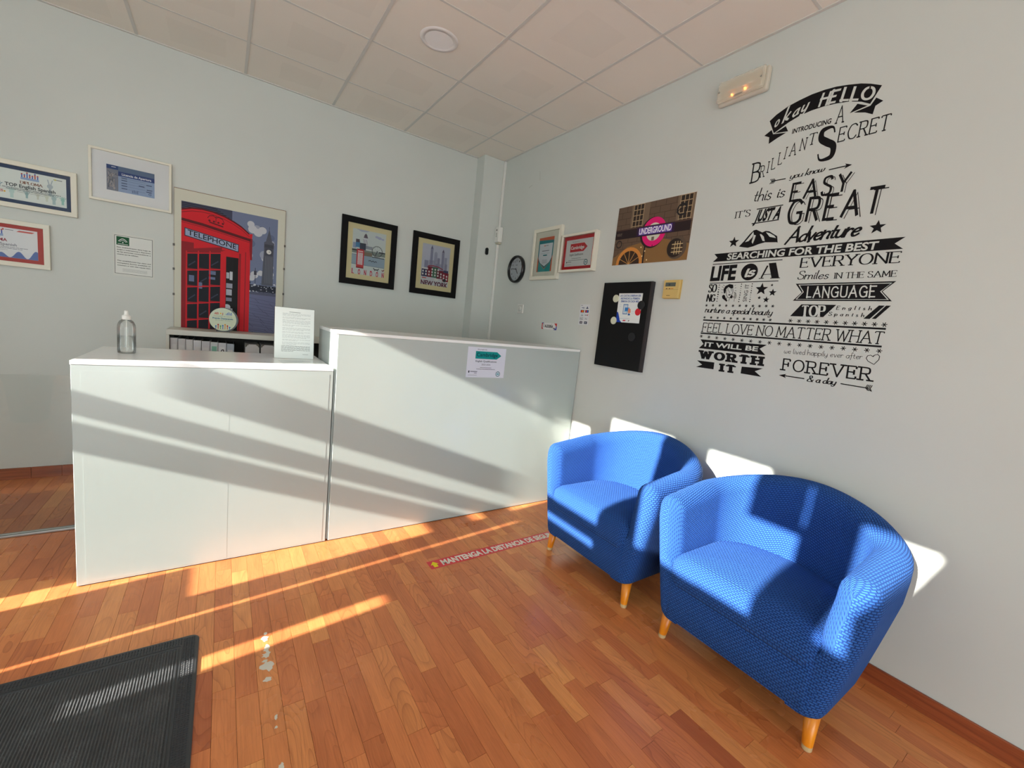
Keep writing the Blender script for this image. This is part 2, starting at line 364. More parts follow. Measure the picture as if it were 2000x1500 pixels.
class Art:
    """coloured flat shapes on a plane, stacked .25 mm apart, ONE mesh per build"""
    def __init__(s, pl, rect=None, n0=.001, step=.00025):
        s.pl = pl; s.r = rect; s.n0 = n0; s.st = .00004; s.sh = []; s.m = []
    def col(s, c):
        if isinstance(c, str): m = INK[c]
        elif isinstance(c, tuple): m = mat('print %02x%02x%02x' % c, c, .55, spec=.25)
        else: m = c
        if m not in s.m: s.m.append(m)
        return s.m.index(m)
    def T(s, p, ly):
        if s.r: x0, y0, x1, y1 = s.r; p = (x0+p[0]*(x1-x0), y0+p[1]*(y1-y0))
        return s.pl(p[0], p[1], s.n0+ly*s.st)
    def raw(s, V, F, c, ly=0):
        if s.r and any(not (-1e-6 <= q <= 1+1e-6) for p in V for q in p): V, F = s.clip(V, F)
        if F: s.sh.append((ly, len(s.sh), V, F, s.col(c)))
    def clip(s, V, F):      # keep a print inside its sheet
        V2 = []; F2 = []
        for f in F:
            P = [V[i] for i in f]
            for ax in (0, 1):
                for lim, sg in ((0, 1), (1, -1)):
                    Q = []
                    for i in range(len(P)):
                        a, b = P[i-1], P[i]; da, db = sg*(a[ax]-lim), sg*(b[ax]-lim)
                        if (da < 0) != (db < 0):
                            t = da/(da-db); Q.append((a[0]+(b[0]-a[0])*t, a[1]+(b[1]-a[1])*t))
                        if db >= 0: Q.append(b)
                    P = Q
                    if not P: break
                if not P: break
            if len(P) > 2: F2.append(tuple(range(len(V2), len(V2)+len(P)))); V2 += P
        return V2, F2
    def poly(s, pts, c, ly=0):
        tr = tessellate_polygon([[Vector((p[0], p[1], 0)) for p in pts]])
        F = []
        for a, b, d in tr:
            A, B, D = pts[a], pts[b], pts[d]
            cr = (B[0]-A[0])*(D[1]-A[1])-(B[1]-A[1])*(D[0]-A[0])
            F.append((a, b, d) if cr > 0 else (a, d, b))
        s.raw(pts, F, c, ly)
    def rect(s, x0, y0, x1, y1, c, ly=0): s.raw([(x0, y0), (x1, y0), (x1, y1), (x0, y1)], [(0, 1, 2, 3)], c, ly)
    def frame(s, x0, y0, x1, y1, wx, wy, c, ly=0):
        s.rect(x0, y0, x1, y0+wy, c, ly); s.rect(x0, y1-wy, x1, y1, c, ly); s.rect(x0, y0+wy, x0+wx, y1-wy, c, ly); s.rect(x1-wx, y0+wy, x1, y1-wy, c, ly)
    def asp(s): return (s.r[2]-s.r[0])/(s.r[3]-s.r[1]) if s.r else 1
    def disc(s, x, y, rx, c, ly=0, n=20, ry=None):
        ry = ry if ry is not None else rx*s.asp()
        V = [(x, y)]+[(x+rx*cos(2*pi*k/n), y+ry*sin(2*pi*k/n)) for k in range(n)]
        s.raw(V, [(0, 1+k, 1+(k+1) % n) for k in range(n)], c, ly)
    def ring(s, x, y, r0, r1, c, ly=0, n=28):
        k_ = s.asp(); V = []
        for r in (r0, r1): V += [(x+r*cos(2*pi*k/n), y+r*k_*sin(2*pi*k/n)) for k in range(n)]
        s.raw(V, [(k, n+k, n+(k+1) % n, (k+1) % n) for k in range(n)], c, ly)
    def line(s, pts, w, c, ly=0):
        V = []; F = []; ribbon(pts, lambda a, b: w, V, F)
        s.raw(V, [q if True else q for q in F], c, ly)
    def star(s, x, y, r, c, ly=0, rot=0):
        P = [(x+(r if k % 2 == 0 else r*.42)*sin(pi*k/5+rot), y+(r if k % 2 == 0 else r*.42)*cos(pi*k/5+rot)) for k in range(10)]
        s.poly(P, c, ly)
    def text(s, t, st, p0, p1, p2, c, ly=1):
        V, F = text2d(t, st); ex = (p1[0]-p0[0], p1[1]-p0[1]); ey = (p2[0]-p0[0], p2[1]-p0[1])
        V = [(p0[0]+ex[0]*x+ey[0]*y, p0[1]+ex[1]*x+ey[1]*y) for x, y in V]
        if st in ('sans', 'sansb', 'fat', 'sansm'): s.raw(V, F, c, ly); return
        g0 = []                      # every pen stroke is its own thin layer
        for f in F:
            if g0 and set(f) & set(g0[-1]): g0.append(f)
            else:
                if g0: s.group(V, g0, c, ly)
                g0 = [f]
        if g0: s.group(V, g0, c, ly)
    def group(s, V, F, c, ly):
        ids = sorted({i for f in F for i in f}); m = {k: n for n, k in enumerate(ids)}
        s.raw([V[i] for i in ids], [tuple(m[i] for i in f) for f in F], c, ly)
    def tx(s, t, st, x0, x1, y, h, c, ly=1): s.text(t, st, (x0, y), (x1, y), (x0, y+h), c, ly)
    def build(s, name, parent=None):
        vf = VF(); done = []
        for ly, _, V, F, ci in sorted(s.sh, key=lambda q: q[:2]):
            b = (min(q[0] for q in V), max(q[0] for q in V), min(q[1] for q in V), max(q[1] for q in V)); d = 0
            for o, od in done:
                if od >= d and o[0] < b[1] and b[0] < o[1] and o[2] < b[3] and b[2] < o[3]: d = od+1
            done.append((b, d)); vf.add([s.T(q, d) for q in V], F, ci)
        return vf.build(name, s.m, parent)
# ================================================================= THE SETTING
H = 2.949
XL, YF = -4.6, -7.6
def struct(o, label=None): o['kind'] = 'structure'; return tag(o, label)
floor = struct(box('floor', XL-.1, .1, YF-.1, .1, -.06, -.0055, mat('dark underlay', (70, 40, 26), .8)), 'cherry wood laminate floor laid in narrow staggered planks')
def lay_planks():
    PW, GAP = .0652, .0004; planks = []
    rnd = random.Random(11)
    i = 0; x = XL
    while x < 0:
        y = YF - rnd.random()*.4
        while y < 0:
            ln = rnd.choice((.2, .26, .33, .39, .46))*rnd.uniform(.9, 1.1)
            y0, y1 = max(y, YF), min(y+ln, 0)
            if y1-y0 > .02:
                tone = (min(1, max(0, rnd.gauss(.5, .18))), rnd.random(), rnd.random())
                planks.append((x+GAP, min(x+PW, 0)-GAP, y0+GAP, y1-GAP, tone))
            y += ln
        x += PW; i += 1
    def score(p):
        c = Vector(((p[0]+p[1])/2, (p[2]+p[3])/2, 0)); d = c-CP; z = d.dot(Fw)
        if z < .3: return 0
        u, v = 1000+827*d.dot(Rt)/z, 747-827*d.dot(Up)/z
        if not (-60 < u < 2060 and v < 1560): return 0
        if c.x > -.55 and -3.5 < c.y < -2.15: return 0
        if c.y > -1.5 and c.x > -2.85: return 0
        if c.x < -2.45 and -3.2 < c.y < -2.15: return 0
        return (p[1]-p[0])*(p[3]-p[2])/z**3*abs(d.z)
    planks.sort(key=lambda p: -score(p))
    def one(vf, p):
        x0, x1, y0, y1, t = p; b = .0003; z0, z1 = -.0055, 0
        v = [(x0, y0, z0), (x1, y0, z0), (x1, y1, z0), (x0, y1, z0), (x0, y0, z1-b), (x1, y0, z1-b), (x1, y1, z1-b), (x0, y1, z1-b), (x0+b, y0+b, z1), (x1-b, y0+b, z1), (x1-b, y1-b, z1), (x0+b, y1-b, z1)]
        f = [(8, 9, 10, 11), (4, 5, 9, 8), (5, 6, 10, 9), (6, 7, 11, 10), (7, 4, 8, 11), (0, 1, 5, 4), (1, 2, 6, 5), (2, 3, 7, 6), (3, 0, 4, 7)]
        vf.add(v, f); return [(*t, 1)]*12
    def make(name, ps):
        vf = VF(); cs = []
        for p in ps: cs += one(vf, p)
        o = vf.build(name, FLOOR, floor)
        a = o.data.color_attributes.new('tone', 'FLOAT_COLOR', 'POINT'); a.data.foreach_set('color', [q for c in cs for q in c]); return o
    for p in planks[:300]: make('plank', [p])
    tag(make('floor_planks', planks[300:]), kind='stuff')
lay_planks()
# worn white scuffs on the floor
rs = random.Random(5)
for (x, y, w, h) in ((-2.146, -2.205, .012, .02), (-2.15, -2.235, .024, .03), (-2.148, -2.29, .02, .04), (-2.15, -2.325, .03, .03), (-2.153, -2.385, .038, .045), (-2.158, -2.355, .02, .012), (-2.156, -2.45, .025, .02), (-2.145, -2.62, .012, .022), (-2.148, -2.66, .009, .01), (-2.147, -2.80, .016, .025)):
    n = 14; P = [(x+w*.6*cos(2*pi*k/n)*rs.uniform(.45, 1.15), y+h*.6*sin(2*pi*k/n)*rs.uniform(.45, 1.15)) for k in range(n)]
    a = Art(FL, n0=.0004); a.poly(P, (214, 208, 192)); tag(a.build('scuff_mark', floor))

# walls (thin-shelled box room)
wall_back = struct(box('wall_back', XL-.1, .1, 0, .1, -.06, 3.2, WALL), 'white back wall with the framed pictures')
wall_right = struct(box('wall_right', 0, .1, YF-.1, -.0, -.06, 3.2, WALL), 'white side wall with the black lettering')
wf = VF()
wf.box(XL-.1, -4.4, YF-.1, YF, 0, 3.2); wf.box(-1.6, .0, YF-.1, YF, 0, 3.2); wf.box(-4.4, -1.6, YF-.1, YF, 0, .02); wf.box(-4.4, -1.6, YF-.1, YF, 2.12, 3.2)
for x in (-2.8,): wf.box(x-.03, x+.03, YF-.08, YF-.02, .02, 2.12)
struct(wf.build('wall_front', WALL), 'shop front wall behind the camera with its window openings')
# left wall: unseen shop window, its openings shaped to cast the sun patches
OPEN = [(-7.3, -6.8, .1, 2.5), (-1.855, -1.70, .845, 1.313), (-1.808, -1.70, .45, .845), (-2.055, -1.855, .845, 1.313), (-2.055, -1.70, 1.438, 1.474), (-2.055, -1.70, 1.572, 1.665),  # first opening is added so sunlit floor bounces warm light to the ceiling
        (-1.785, -1.70, 1.665, 1.85), (-2.055, -2.0, 1.665, 1.85), (-2.055, -1.70, 1.85, 2.345), (-2.26, -2.07, 2.2, 2.413), (-2.212, -2.197, .64, 1.55),
        (-2.55, -2.482, .735, 1.14), (-2.975, -2.475, 1.868, 2.535), (-2.955, -2.475, 1.731, 1.772), (-3.545, -3.215, 1.872, 2.53), (-3.76, -3.545, 1.875, 2.256),
        (-3.768, -3.76, 2.30, 2.50), (-4.19, -3.972, 1.92, 2.405)]
def left_wall():
    ysx = sorted({YF-.1, .1} | {q for o in OPEN for q in o[:2]}); zsx = sorted({-.06, 3.2} | {q for o in OPEN for q in o[2:]})
    vf = VF()
    for j in range(len(zsx)-1):
        run = None
        for i in range(len(ysx)-1):
            cy_, cz_ = (ysx[i]+ysx[i+1])/2, (zsx[j]+zsx[j+1])/2
            solid = not any(o[0] < cy_ < o[1] and o[2] < cz_ < o[3] for o in OPEN)
            if solid: run = (run[0], ysx[i+1]) if run else (ysx[i], ysx[i+1])
            if run and (not solid or i == len(ysx)-2): vf.box(XL-.02, XL, run[0], run[1], zsx[j], zsx[j+1]); run = None
    P = [(-4.20, 2.385), (-4.20, 1.91), (-4.05, 1.91), (-4.05, 2.07), (-4.10, 2.16), (-4.14, 2.25), (-4.185, 2.37)]; n = len(P)  # added plate blocking part of the last opening to shape its sun patch
    vf.add([(XL-.02, a, b) for a, b in P]+[(XL-.001, a, b) for a, b in P], [tuple(range(n)), tuple(range(2*n-1, n-1, -1))]+[(i, (i+1) % n, n+(i+1) % n, n+i) for i in range(n)])
    return struct(vf.build('wall_left', WALL), 'unseen window wall on the left, its openings shaped to cast the sun patches')
left_wall()

# skirting boards in lengths
def skirting_run(name, runs, axis):
    root = empty(name); root['kind'] = 'structure'
    for a, b in runs:
        if axis == 'x': box('skirting_board', a+.0005, b-.0005, -.012, 0, .0, .075, SKIRT, root, .002, 1)
        else: box('skirting_board', -.012, 0, a+.0005, b-.0005, .0, .075, SKIRT, root, .002, 1)
skirting_run('baseboard_back', ((XL, -4.1), (-4.1, -3.345), (-3.345, -3.2), (-3.2, -2.3), (-2.3, -.25)), 'x')
skirting_run('baseboard_right', ((YF, -4.4), (-4.4, -2.9), (-2.9, -1.6), (-1.6, -.16)), 'y')
# square column in the corner
col = struct(box('trim_1', -.237, 0, -.152, 0, 0, H, WALL, None, .004, 2), 'square white corner column')

# ---- suspended ceiling
ceiling = struct(box('ceiling', XL-.1, .1, YF-.1, .1, H+.012, H+.05, WALL), 'suspended ceiling of square plaster tiles in a painted grid')
AX, BY = .393, .489
xs = [0]+[-AX-.6*i for i in range(7)]+[XL]; ys = [0]+[-BY-.6*j for j in range(12)]+[YF]
LX, LY = -1.28, -1.393
for i in range(len(xs)-1):
    for j in range(len(ys)-1):
        x1, x0, y1, y0 = xs[i]-.006, xs[i+1]+.006, ys[j]-.006, ys[j+1]+.006
        if x1-x0 < .02 or y1-y0 < .02: continue
        vf = VF(); vf.box(x0, x1, y0, y1, H+.002, H+.011)
        if (x1-x0) > .4 and (y1-y0) > .4 and not (i == 2 and j == 2):
            cx, cy = (x0+x1)/2+.03+.02*((i*3+j) % 3), (y0+y1)/2-.03+.02*((i+j*2) % 3); a = (.13, .15, .17)[(i+j) % 3]
            v = [(cx-a, cy-a, H+.0017), (cx+a, cy-a, H+.0017), (cx+a, cy+a*.7, H+.0017), (cx-a, cy+a, H+.0017)]
            vf.add(v, [(3, 2, 1, 0)], 1)
        vf.build('ceiling_tile', [CEIL, CEILD], ceiling)
for x in xs[1:-1]: box('ceiling_rail', x-.009, x+.009, YF, 0, H-.001, H+.012, RAIL, ceiling)
for j, y in enumerate(ys[1:-1]):
    for i in range(len(xs)-1): box('ceiling_rail', xs[i+1]+.0095, xs[i]-.0095, y-.007, y+.007, H+.0005, H+.012, RAIL, ceiling)
box('ceiling_rail', XL, -.237, -.018, 0, H-.003, H+.012, RAIL, ceiling); box('ceiling_rail', -.018, 0, YF, -.152, H-.003, H+.012, RAIL, ceiling)

# ================================================================= FURNITURE
# ---- reception desk, low part
YD = -1.556
low = empty('reception_desk', (-2.312, -1.26, 0), 'low white reception counter on the left, holding the sanitiser bottle', 'reception desk')
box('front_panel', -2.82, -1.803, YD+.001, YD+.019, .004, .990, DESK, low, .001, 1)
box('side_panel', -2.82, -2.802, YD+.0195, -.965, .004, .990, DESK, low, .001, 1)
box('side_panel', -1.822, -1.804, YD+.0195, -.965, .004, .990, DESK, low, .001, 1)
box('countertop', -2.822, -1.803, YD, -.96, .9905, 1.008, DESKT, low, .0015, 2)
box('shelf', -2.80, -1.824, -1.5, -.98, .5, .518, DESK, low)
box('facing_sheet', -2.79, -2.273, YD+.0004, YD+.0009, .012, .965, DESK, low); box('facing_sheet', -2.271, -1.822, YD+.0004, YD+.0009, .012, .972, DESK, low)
box('plinth_strip', -2.815, -1.806, YD+.004, YD+.016, 0, .0038, DARK, low)
# ---- tall part
tall = empty('reception_counter', (-.9, -1.3, 0), 'tall white reception counter carrying the certificate sheet, against the side wall', 'reception desk')
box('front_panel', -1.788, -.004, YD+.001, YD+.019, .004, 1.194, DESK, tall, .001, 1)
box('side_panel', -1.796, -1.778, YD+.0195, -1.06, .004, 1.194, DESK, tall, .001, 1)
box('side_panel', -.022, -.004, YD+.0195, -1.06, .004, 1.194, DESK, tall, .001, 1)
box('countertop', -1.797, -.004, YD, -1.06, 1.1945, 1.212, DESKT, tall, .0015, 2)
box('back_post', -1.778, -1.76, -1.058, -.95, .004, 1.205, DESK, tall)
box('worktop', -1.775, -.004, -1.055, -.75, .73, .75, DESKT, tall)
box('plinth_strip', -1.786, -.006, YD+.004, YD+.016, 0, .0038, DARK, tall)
# ---- glass partition
gp = empty('glass_partition', (-3.7, -.918, 0), 'clear glass screen in a floor track to the left of the counter', 'glass screen')
tag(box('floor_track', XL, -2.824, -.937, -.899, .0003, .014, METAL, gp, .003, 2), 'brushed aluminium track')
box('glass_pane', XL, -2.826, -.923, -.913, .0145, .843, PANE, gp)

# ---- bookcase with folders
bc = empty('bookcase', (-1.9, -.15, 0), 'low white shelf unit with folders behind the counter under the telephone box picture', 'bookcase')
SHM = mat('cream laminate shelf', (214, 212, 200), .35)
for x in (-2.622, -1.52, -.42): box('side_panel', x, x+.018, -.3, -.004, 0, 1.036, SHM, bc, .001, 1)
box('top_board', -2.622, -.402, -.302, -.003, 1.0365, 1.072, SHM, bc, .002, 2)
box('back_panel', -2.603, -.421, -.016, -.006, .02, 1.036, mat('dark shelf back', (60, 56, 52), .8), bc)
box('shelf_board', -2.603, -1.521, -.295, -.017, .66, .68, SHM, bc); box('shelf_board', -1.501, -.421, -.295, -.017, .66, .68, SHM, bc)
LAB = [('white lever arch file at the left end of the shelf row', (205, 202, 202)), ('white lever arch file, second in the shelf row', (208, 205, 204)), ('white lever arch file, third in the shelf row', (213, 211, 210)),
       ('white lever arch file, fourth in the shelf row', (214, 214, 216)), ('white lever arch file just left of the green labelled one', (206, 203, 205)), ('lever arch file with a pale green spine label', (212, 214, 214)),
       ('lever arch file with black handwriting on its spine', (212, 213, 216)), ('pale blue grey lever arch file at the right end of its row', (178, 186, 196))]
fx = [-2.582, -2.54, -2.497, -2.455, -2.408, -2.358, -2.312, -2.262, -2.214]
for k, (lb, c) in enumerate(LAB):
    x0, x1 = fx[k]-.018, fx[k+1]-.021; h = .318+.004*((k*7) % 3)
    f = empty('ring_binder', ((x0+x1)/2, -.16, .68), lb, 'folder', 'lever arch files on the shelf behind the counter')
    m = mat('folder %d %d %d' % c, c, .5); z1 = .6805+.335-.003*k
    box('cover', x0, x0+.003, -.285, -.03, .6805, z1, m, f); box('cover', x1-.003, x1, -.285, -.03, .6805, z1, m, f)
    sp_ = box('spine', x0+.0032, x1-.0032, -.286, -.283, .6805, z1, m, f, .001, 1)
    box('pages', x0+.006, x1-.006, -.28, -.04, .69, z1-.02, mat('paper edge', (225, 222, 212), .9), f)
    a = Art(Plane((0, -.286, 0), (1, 0, 0), (0, 0, 1)), n0=.0004)
    if k == 5: a.rect(x0+.008, .72, x1-.006, z1-.03, (135, 190, 168))
    elif k == 6:
        a.rect(x0+.007, .74, x1-.007, z1-.03, (228, 228, 228)); a.tx('S', 'boldscript', x0+.012, x1-.012, z1-.10, .05, 'k')
    else: a.rect(x0+.007, .74, x1-.007, z1-.045, (218, 216, 214))
    a.build('spine_label', sp_)
    vv, ff = lathe([(.009, 0), (.009, .0015)], 14, ((x0+x1)/2, -.2865, .725), '-y'); mesh_obj('finger_ring', vv, ff, METAL, sp_)
for k, (x0, x1, lb) in enumerate(((-2.165, -2.075, 'white magazine file with metal corners, beside the dark gap in the shelf'), (-2.065, -1.965, 'white magazine file with metal corners, nearest the propped up paper'), (-1.955, -1.86, 'white magazine file mostly hidden by the propped up paper'))):
    f = empty('magazine_file', ((x0+x1)/2, -.16, .68), lb, 'folder', 'white magazine files on the shelf')
    m = mat('magazine file white', (206, 202, 200), .5)
    box('box_body', x0, x1, -.285, -.03, .6805, .998, m, f, .002, 1)
    br = mat('aged brass corner', (92, 84, 72), .4, metal=.6)
    for cx, s in ((x0+.001, 1), (x1-.001, -1)):
        a = Art(Plane((0, -.285, 0), (1, 0, 0), (0, 0, 1)), n0=.0008); a.poly([(cx, .999), (cx+s*.022, .999), (cx+s*.016, .991), (cx+s*.010, .990), (cx+s*.008, .982), (cx, .976)][::s], br); a.build('metal_corner', f)
# ---- round award plaque on the shelf
pq = empty('award_plaque', (-2.305, -.2, 1.072), 'round award plaque with coloured hands, standing before the telephone box picture', 'award')
v, f = lathe([(.088, 0), (.088, .008)], 40, (-2.298, -.190, 1.162), '-y'); mesh_obj('backing_disc', v, f, mat('black lacquer', (26, 24, 24), .3), pq)
v, f = lathe([(.083, 0), (.083, .006)], 40, (-2.305, -.1985, 1.162), '-y'); mesh_obj('face_disc', v, f, mat('pale cream enamel', (206, 214, 184), .4), pq)
box('base', -2.345, -2.262, -.215, -.172, 1.0725, 1.079, mat('black lacquer', (26, 24, 24), .3), pq)
a = Art(Plane((-2.305, -.2045, 1.162), (1, 0, 0), (0, 0, 1)), n0=.0006)
a.tx('AES', 'sansb', -.052, -.026, .036, .013, (200, 60, 50)); a.disc(-.014, .044, .005, (235, 180, 40)); a.tx('J', 'sansb', -.007, 0, .036, .013, (200, 60, 50))
for k, h in enumerate((.010, .016, .022, .014, .02)): a.rect(.018+.008*k, .034, .022+.008*k, .036+h, (80, 120, 190))
a.tx('Comunidad de centros', 'sans', -.055, .055, .021, .005, (60, 90, 90)); a.tx('Premio Destacando', 'sansb', -.062, .062, .002, .011, (40, 110, 140)); a.tx('por su labor docente', 'sans', -.045, .045, -.008, .005, (60, 90, 90))
for k, (c, h) in enumerate((((40, 110, 190), .02), ((200, 50, 40), .032), ((90, 160, 70), .022), ((40, 110, 190), .026), ((230, 150, 40), .034), ((200, 50, 40), .026), ((40, 110, 190), .016))):
    x = -.042+.014*k; a.rect(x-.002, -.07, x+.002, -.07+h, c); a.disc(x, -.07+h, .005, c, 1, 10, .005)
a.build('printed_face', pq)
# ---- bottle of hand sanitiser
bt = empty('sanitiser_bottle', (-2.69, -1.237, 1.008), 'clear bottle of hand gel with a white cap on the low counter', 'bottle')
cx, cy, cz = -2.69, -1.237, 1.0083
prof = [(.029, 0), (.034, .004), (.0345, .02), (.0345, .125), (.033, .14), (.026, .156), (.015, .165), (.013, .168)]
v, f = lathe(prof, 32, (cx, cy, cz)); o = mesh_obj('bottle_body', v, f[:-1], BOTL, bt, True)
v, f = lathe([(.0, .004)] + [(.0335*.96, .005), (.0335, .02), (.0335, .084), (.0, .0845)], 32, (cx, cy, cz)); mesh_obj('gel', v, f, GELM, bt, True)
v, f = lathe([(.0155, .163), (.0165, .165), (.0165, .182), (.013, .184), (.009, .186), (.0085, .196), (.0075, .205), (.005, .207)], 24, (cx, cy, cz)); mesh_obj('cap', v, f, PLAST, bt, True)
v, f = lathe([(.002, .01), (.002, .165)], 8, (cx, cy, cz)); mesh_obj('dip_tube', v, f, PLAST, bt)
# ---- A4 notice in an acrylic stand
st = empty('notice_stand', (-1.95, -1.178, 1.008), 'typed A4 notice propped upright beside the tall counter', 'notice')
PS = Plane((-2.056, -1.180, 1.0095), (1, .02, 0), (0, .12, .993))
def slab(name, pl, u0, u1, v0, v1, n0, n1, m, parent):
    v = [pl(u, vv, n) for n in (n0, n1) for u, vv in ((u0, v0), (u1, v0), (u1, v1), (u0, v1))]
    return mesh_obj(name, v, [(0, 3, 2, 1), (4, 5, 6, 7), (0, 1, 5, 4), (1, 2, 6, 5), (2, 3, 7, 6), (3, 0, 4, 7)], m, parent)
slab('paper_sheet', PS, 0, .211, 0, .298, -.0006, 0, mat('bright paper', (232, 238, 236), .7), st)
slab('backing_panel', PS, -.002, .213, 0, .300, -.004, -.001, mat('grey card', (120, 118, 112), .7), st)
mesh_obj('stand_foot', [PS(.08, .22, -.004), PS(.13, .22, -.004), (-1.93, -1.09, 1.0086), (-1.98, -1.09, 1.0086), PS(.08, .22, -.006), PS(.13, .22, -.006), (-1.93, -1.087, 1.0086), (-1.98, -1.087, 1.0086)], [(0, 1, 2, 3), (7, 6, 5, 4), (0, 4, 5, 1), (1, 5, 6, 2), (2, 6, 7, 3), (3, 7, 4, 0)], mat('grey card', (120, 118, 112), .7), st)
a = Art(PS, n0=.0004); rt = random.Random(3)
gy = (150, 156, 156)
a.rect(.075, .272, .135, .275, gy); y = .264
for para in (3, 2, 4, 2, 3, 2, 4, 2, 3):
    for k in range(para):
        x1 = .190 if k < para-1 else rt.uniform(.09, .18); x = .04
        while x < x1:
            w = rt.uniform(.008, .022); a.rect(x, y, min(x+w, x1), y+.0014, gy); x += w+.0025
        y -= .0062
    y -= .0042
y = .072
for k in range(6):
    x = .036; x1 = .19 if k < 5 else .1
    while x < x1:
        w = rt.uniform(.008, .022); a.rect(x, y, min(x+w, x1), y+.002, (100, 104, 104)); x += w+.0022
    y -= .0062
a.rect(.15, .024, .182, .026, gy); a.build('typed_text', st)
def sheet(name, lb, x0, y0, w, h, rz, z, c, cat='paper', grp=None):
    o = empty(name, (x0, y0, z), lb, cat, grp, rz)
    me = [(p[0], p[1], p[2]) for p in ((-w/2, -h/2, 0), (w/2, -h/2, 0), (w/2, h/2, 0), (-w/2, h/2, 0), (-w/2, -h/2, .0006), (w/2, -h/2, .0006), (w/2, h/2, .0006), (-w/2, h/2, .0006))]
    M_ = world_of(o); mesh_obj('paper_sheet', [M_ @ Vector(p) for p in me], [(0, 3, 2, 1), (4, 5, 6, 7), (0, 1, 5, 4), (1, 2, 6, 5), (2, 3, 7, 6), (3, 0, 4, 7)], mat('laminated sheet', c, .25), o)
    ax = M_.to_3x3() @ Vector((1, 0, 0)); ay = M_.to_3x3() @ Vector((0, 1, 0))
    a = Art(Plane(M_ @ Vector((0, 0, .0006)), ax, ay), n0=.0003); rr = random.Random(int(w*1000))
    for k in range(5): a.rect(-w*.38, h*(.32-.13*k), -w*.38+w*rr.uniform(.3, .75), h*(.32-.13*k)+.004, (150, 158, 160))
    a.build('printed_lines', o); return o
sheet('leaflet', 'laminated sheet lying flat in front of the propped notice', -1.935, -1.335, .21, .15, .06, 1.0084, (222, 226, 226))

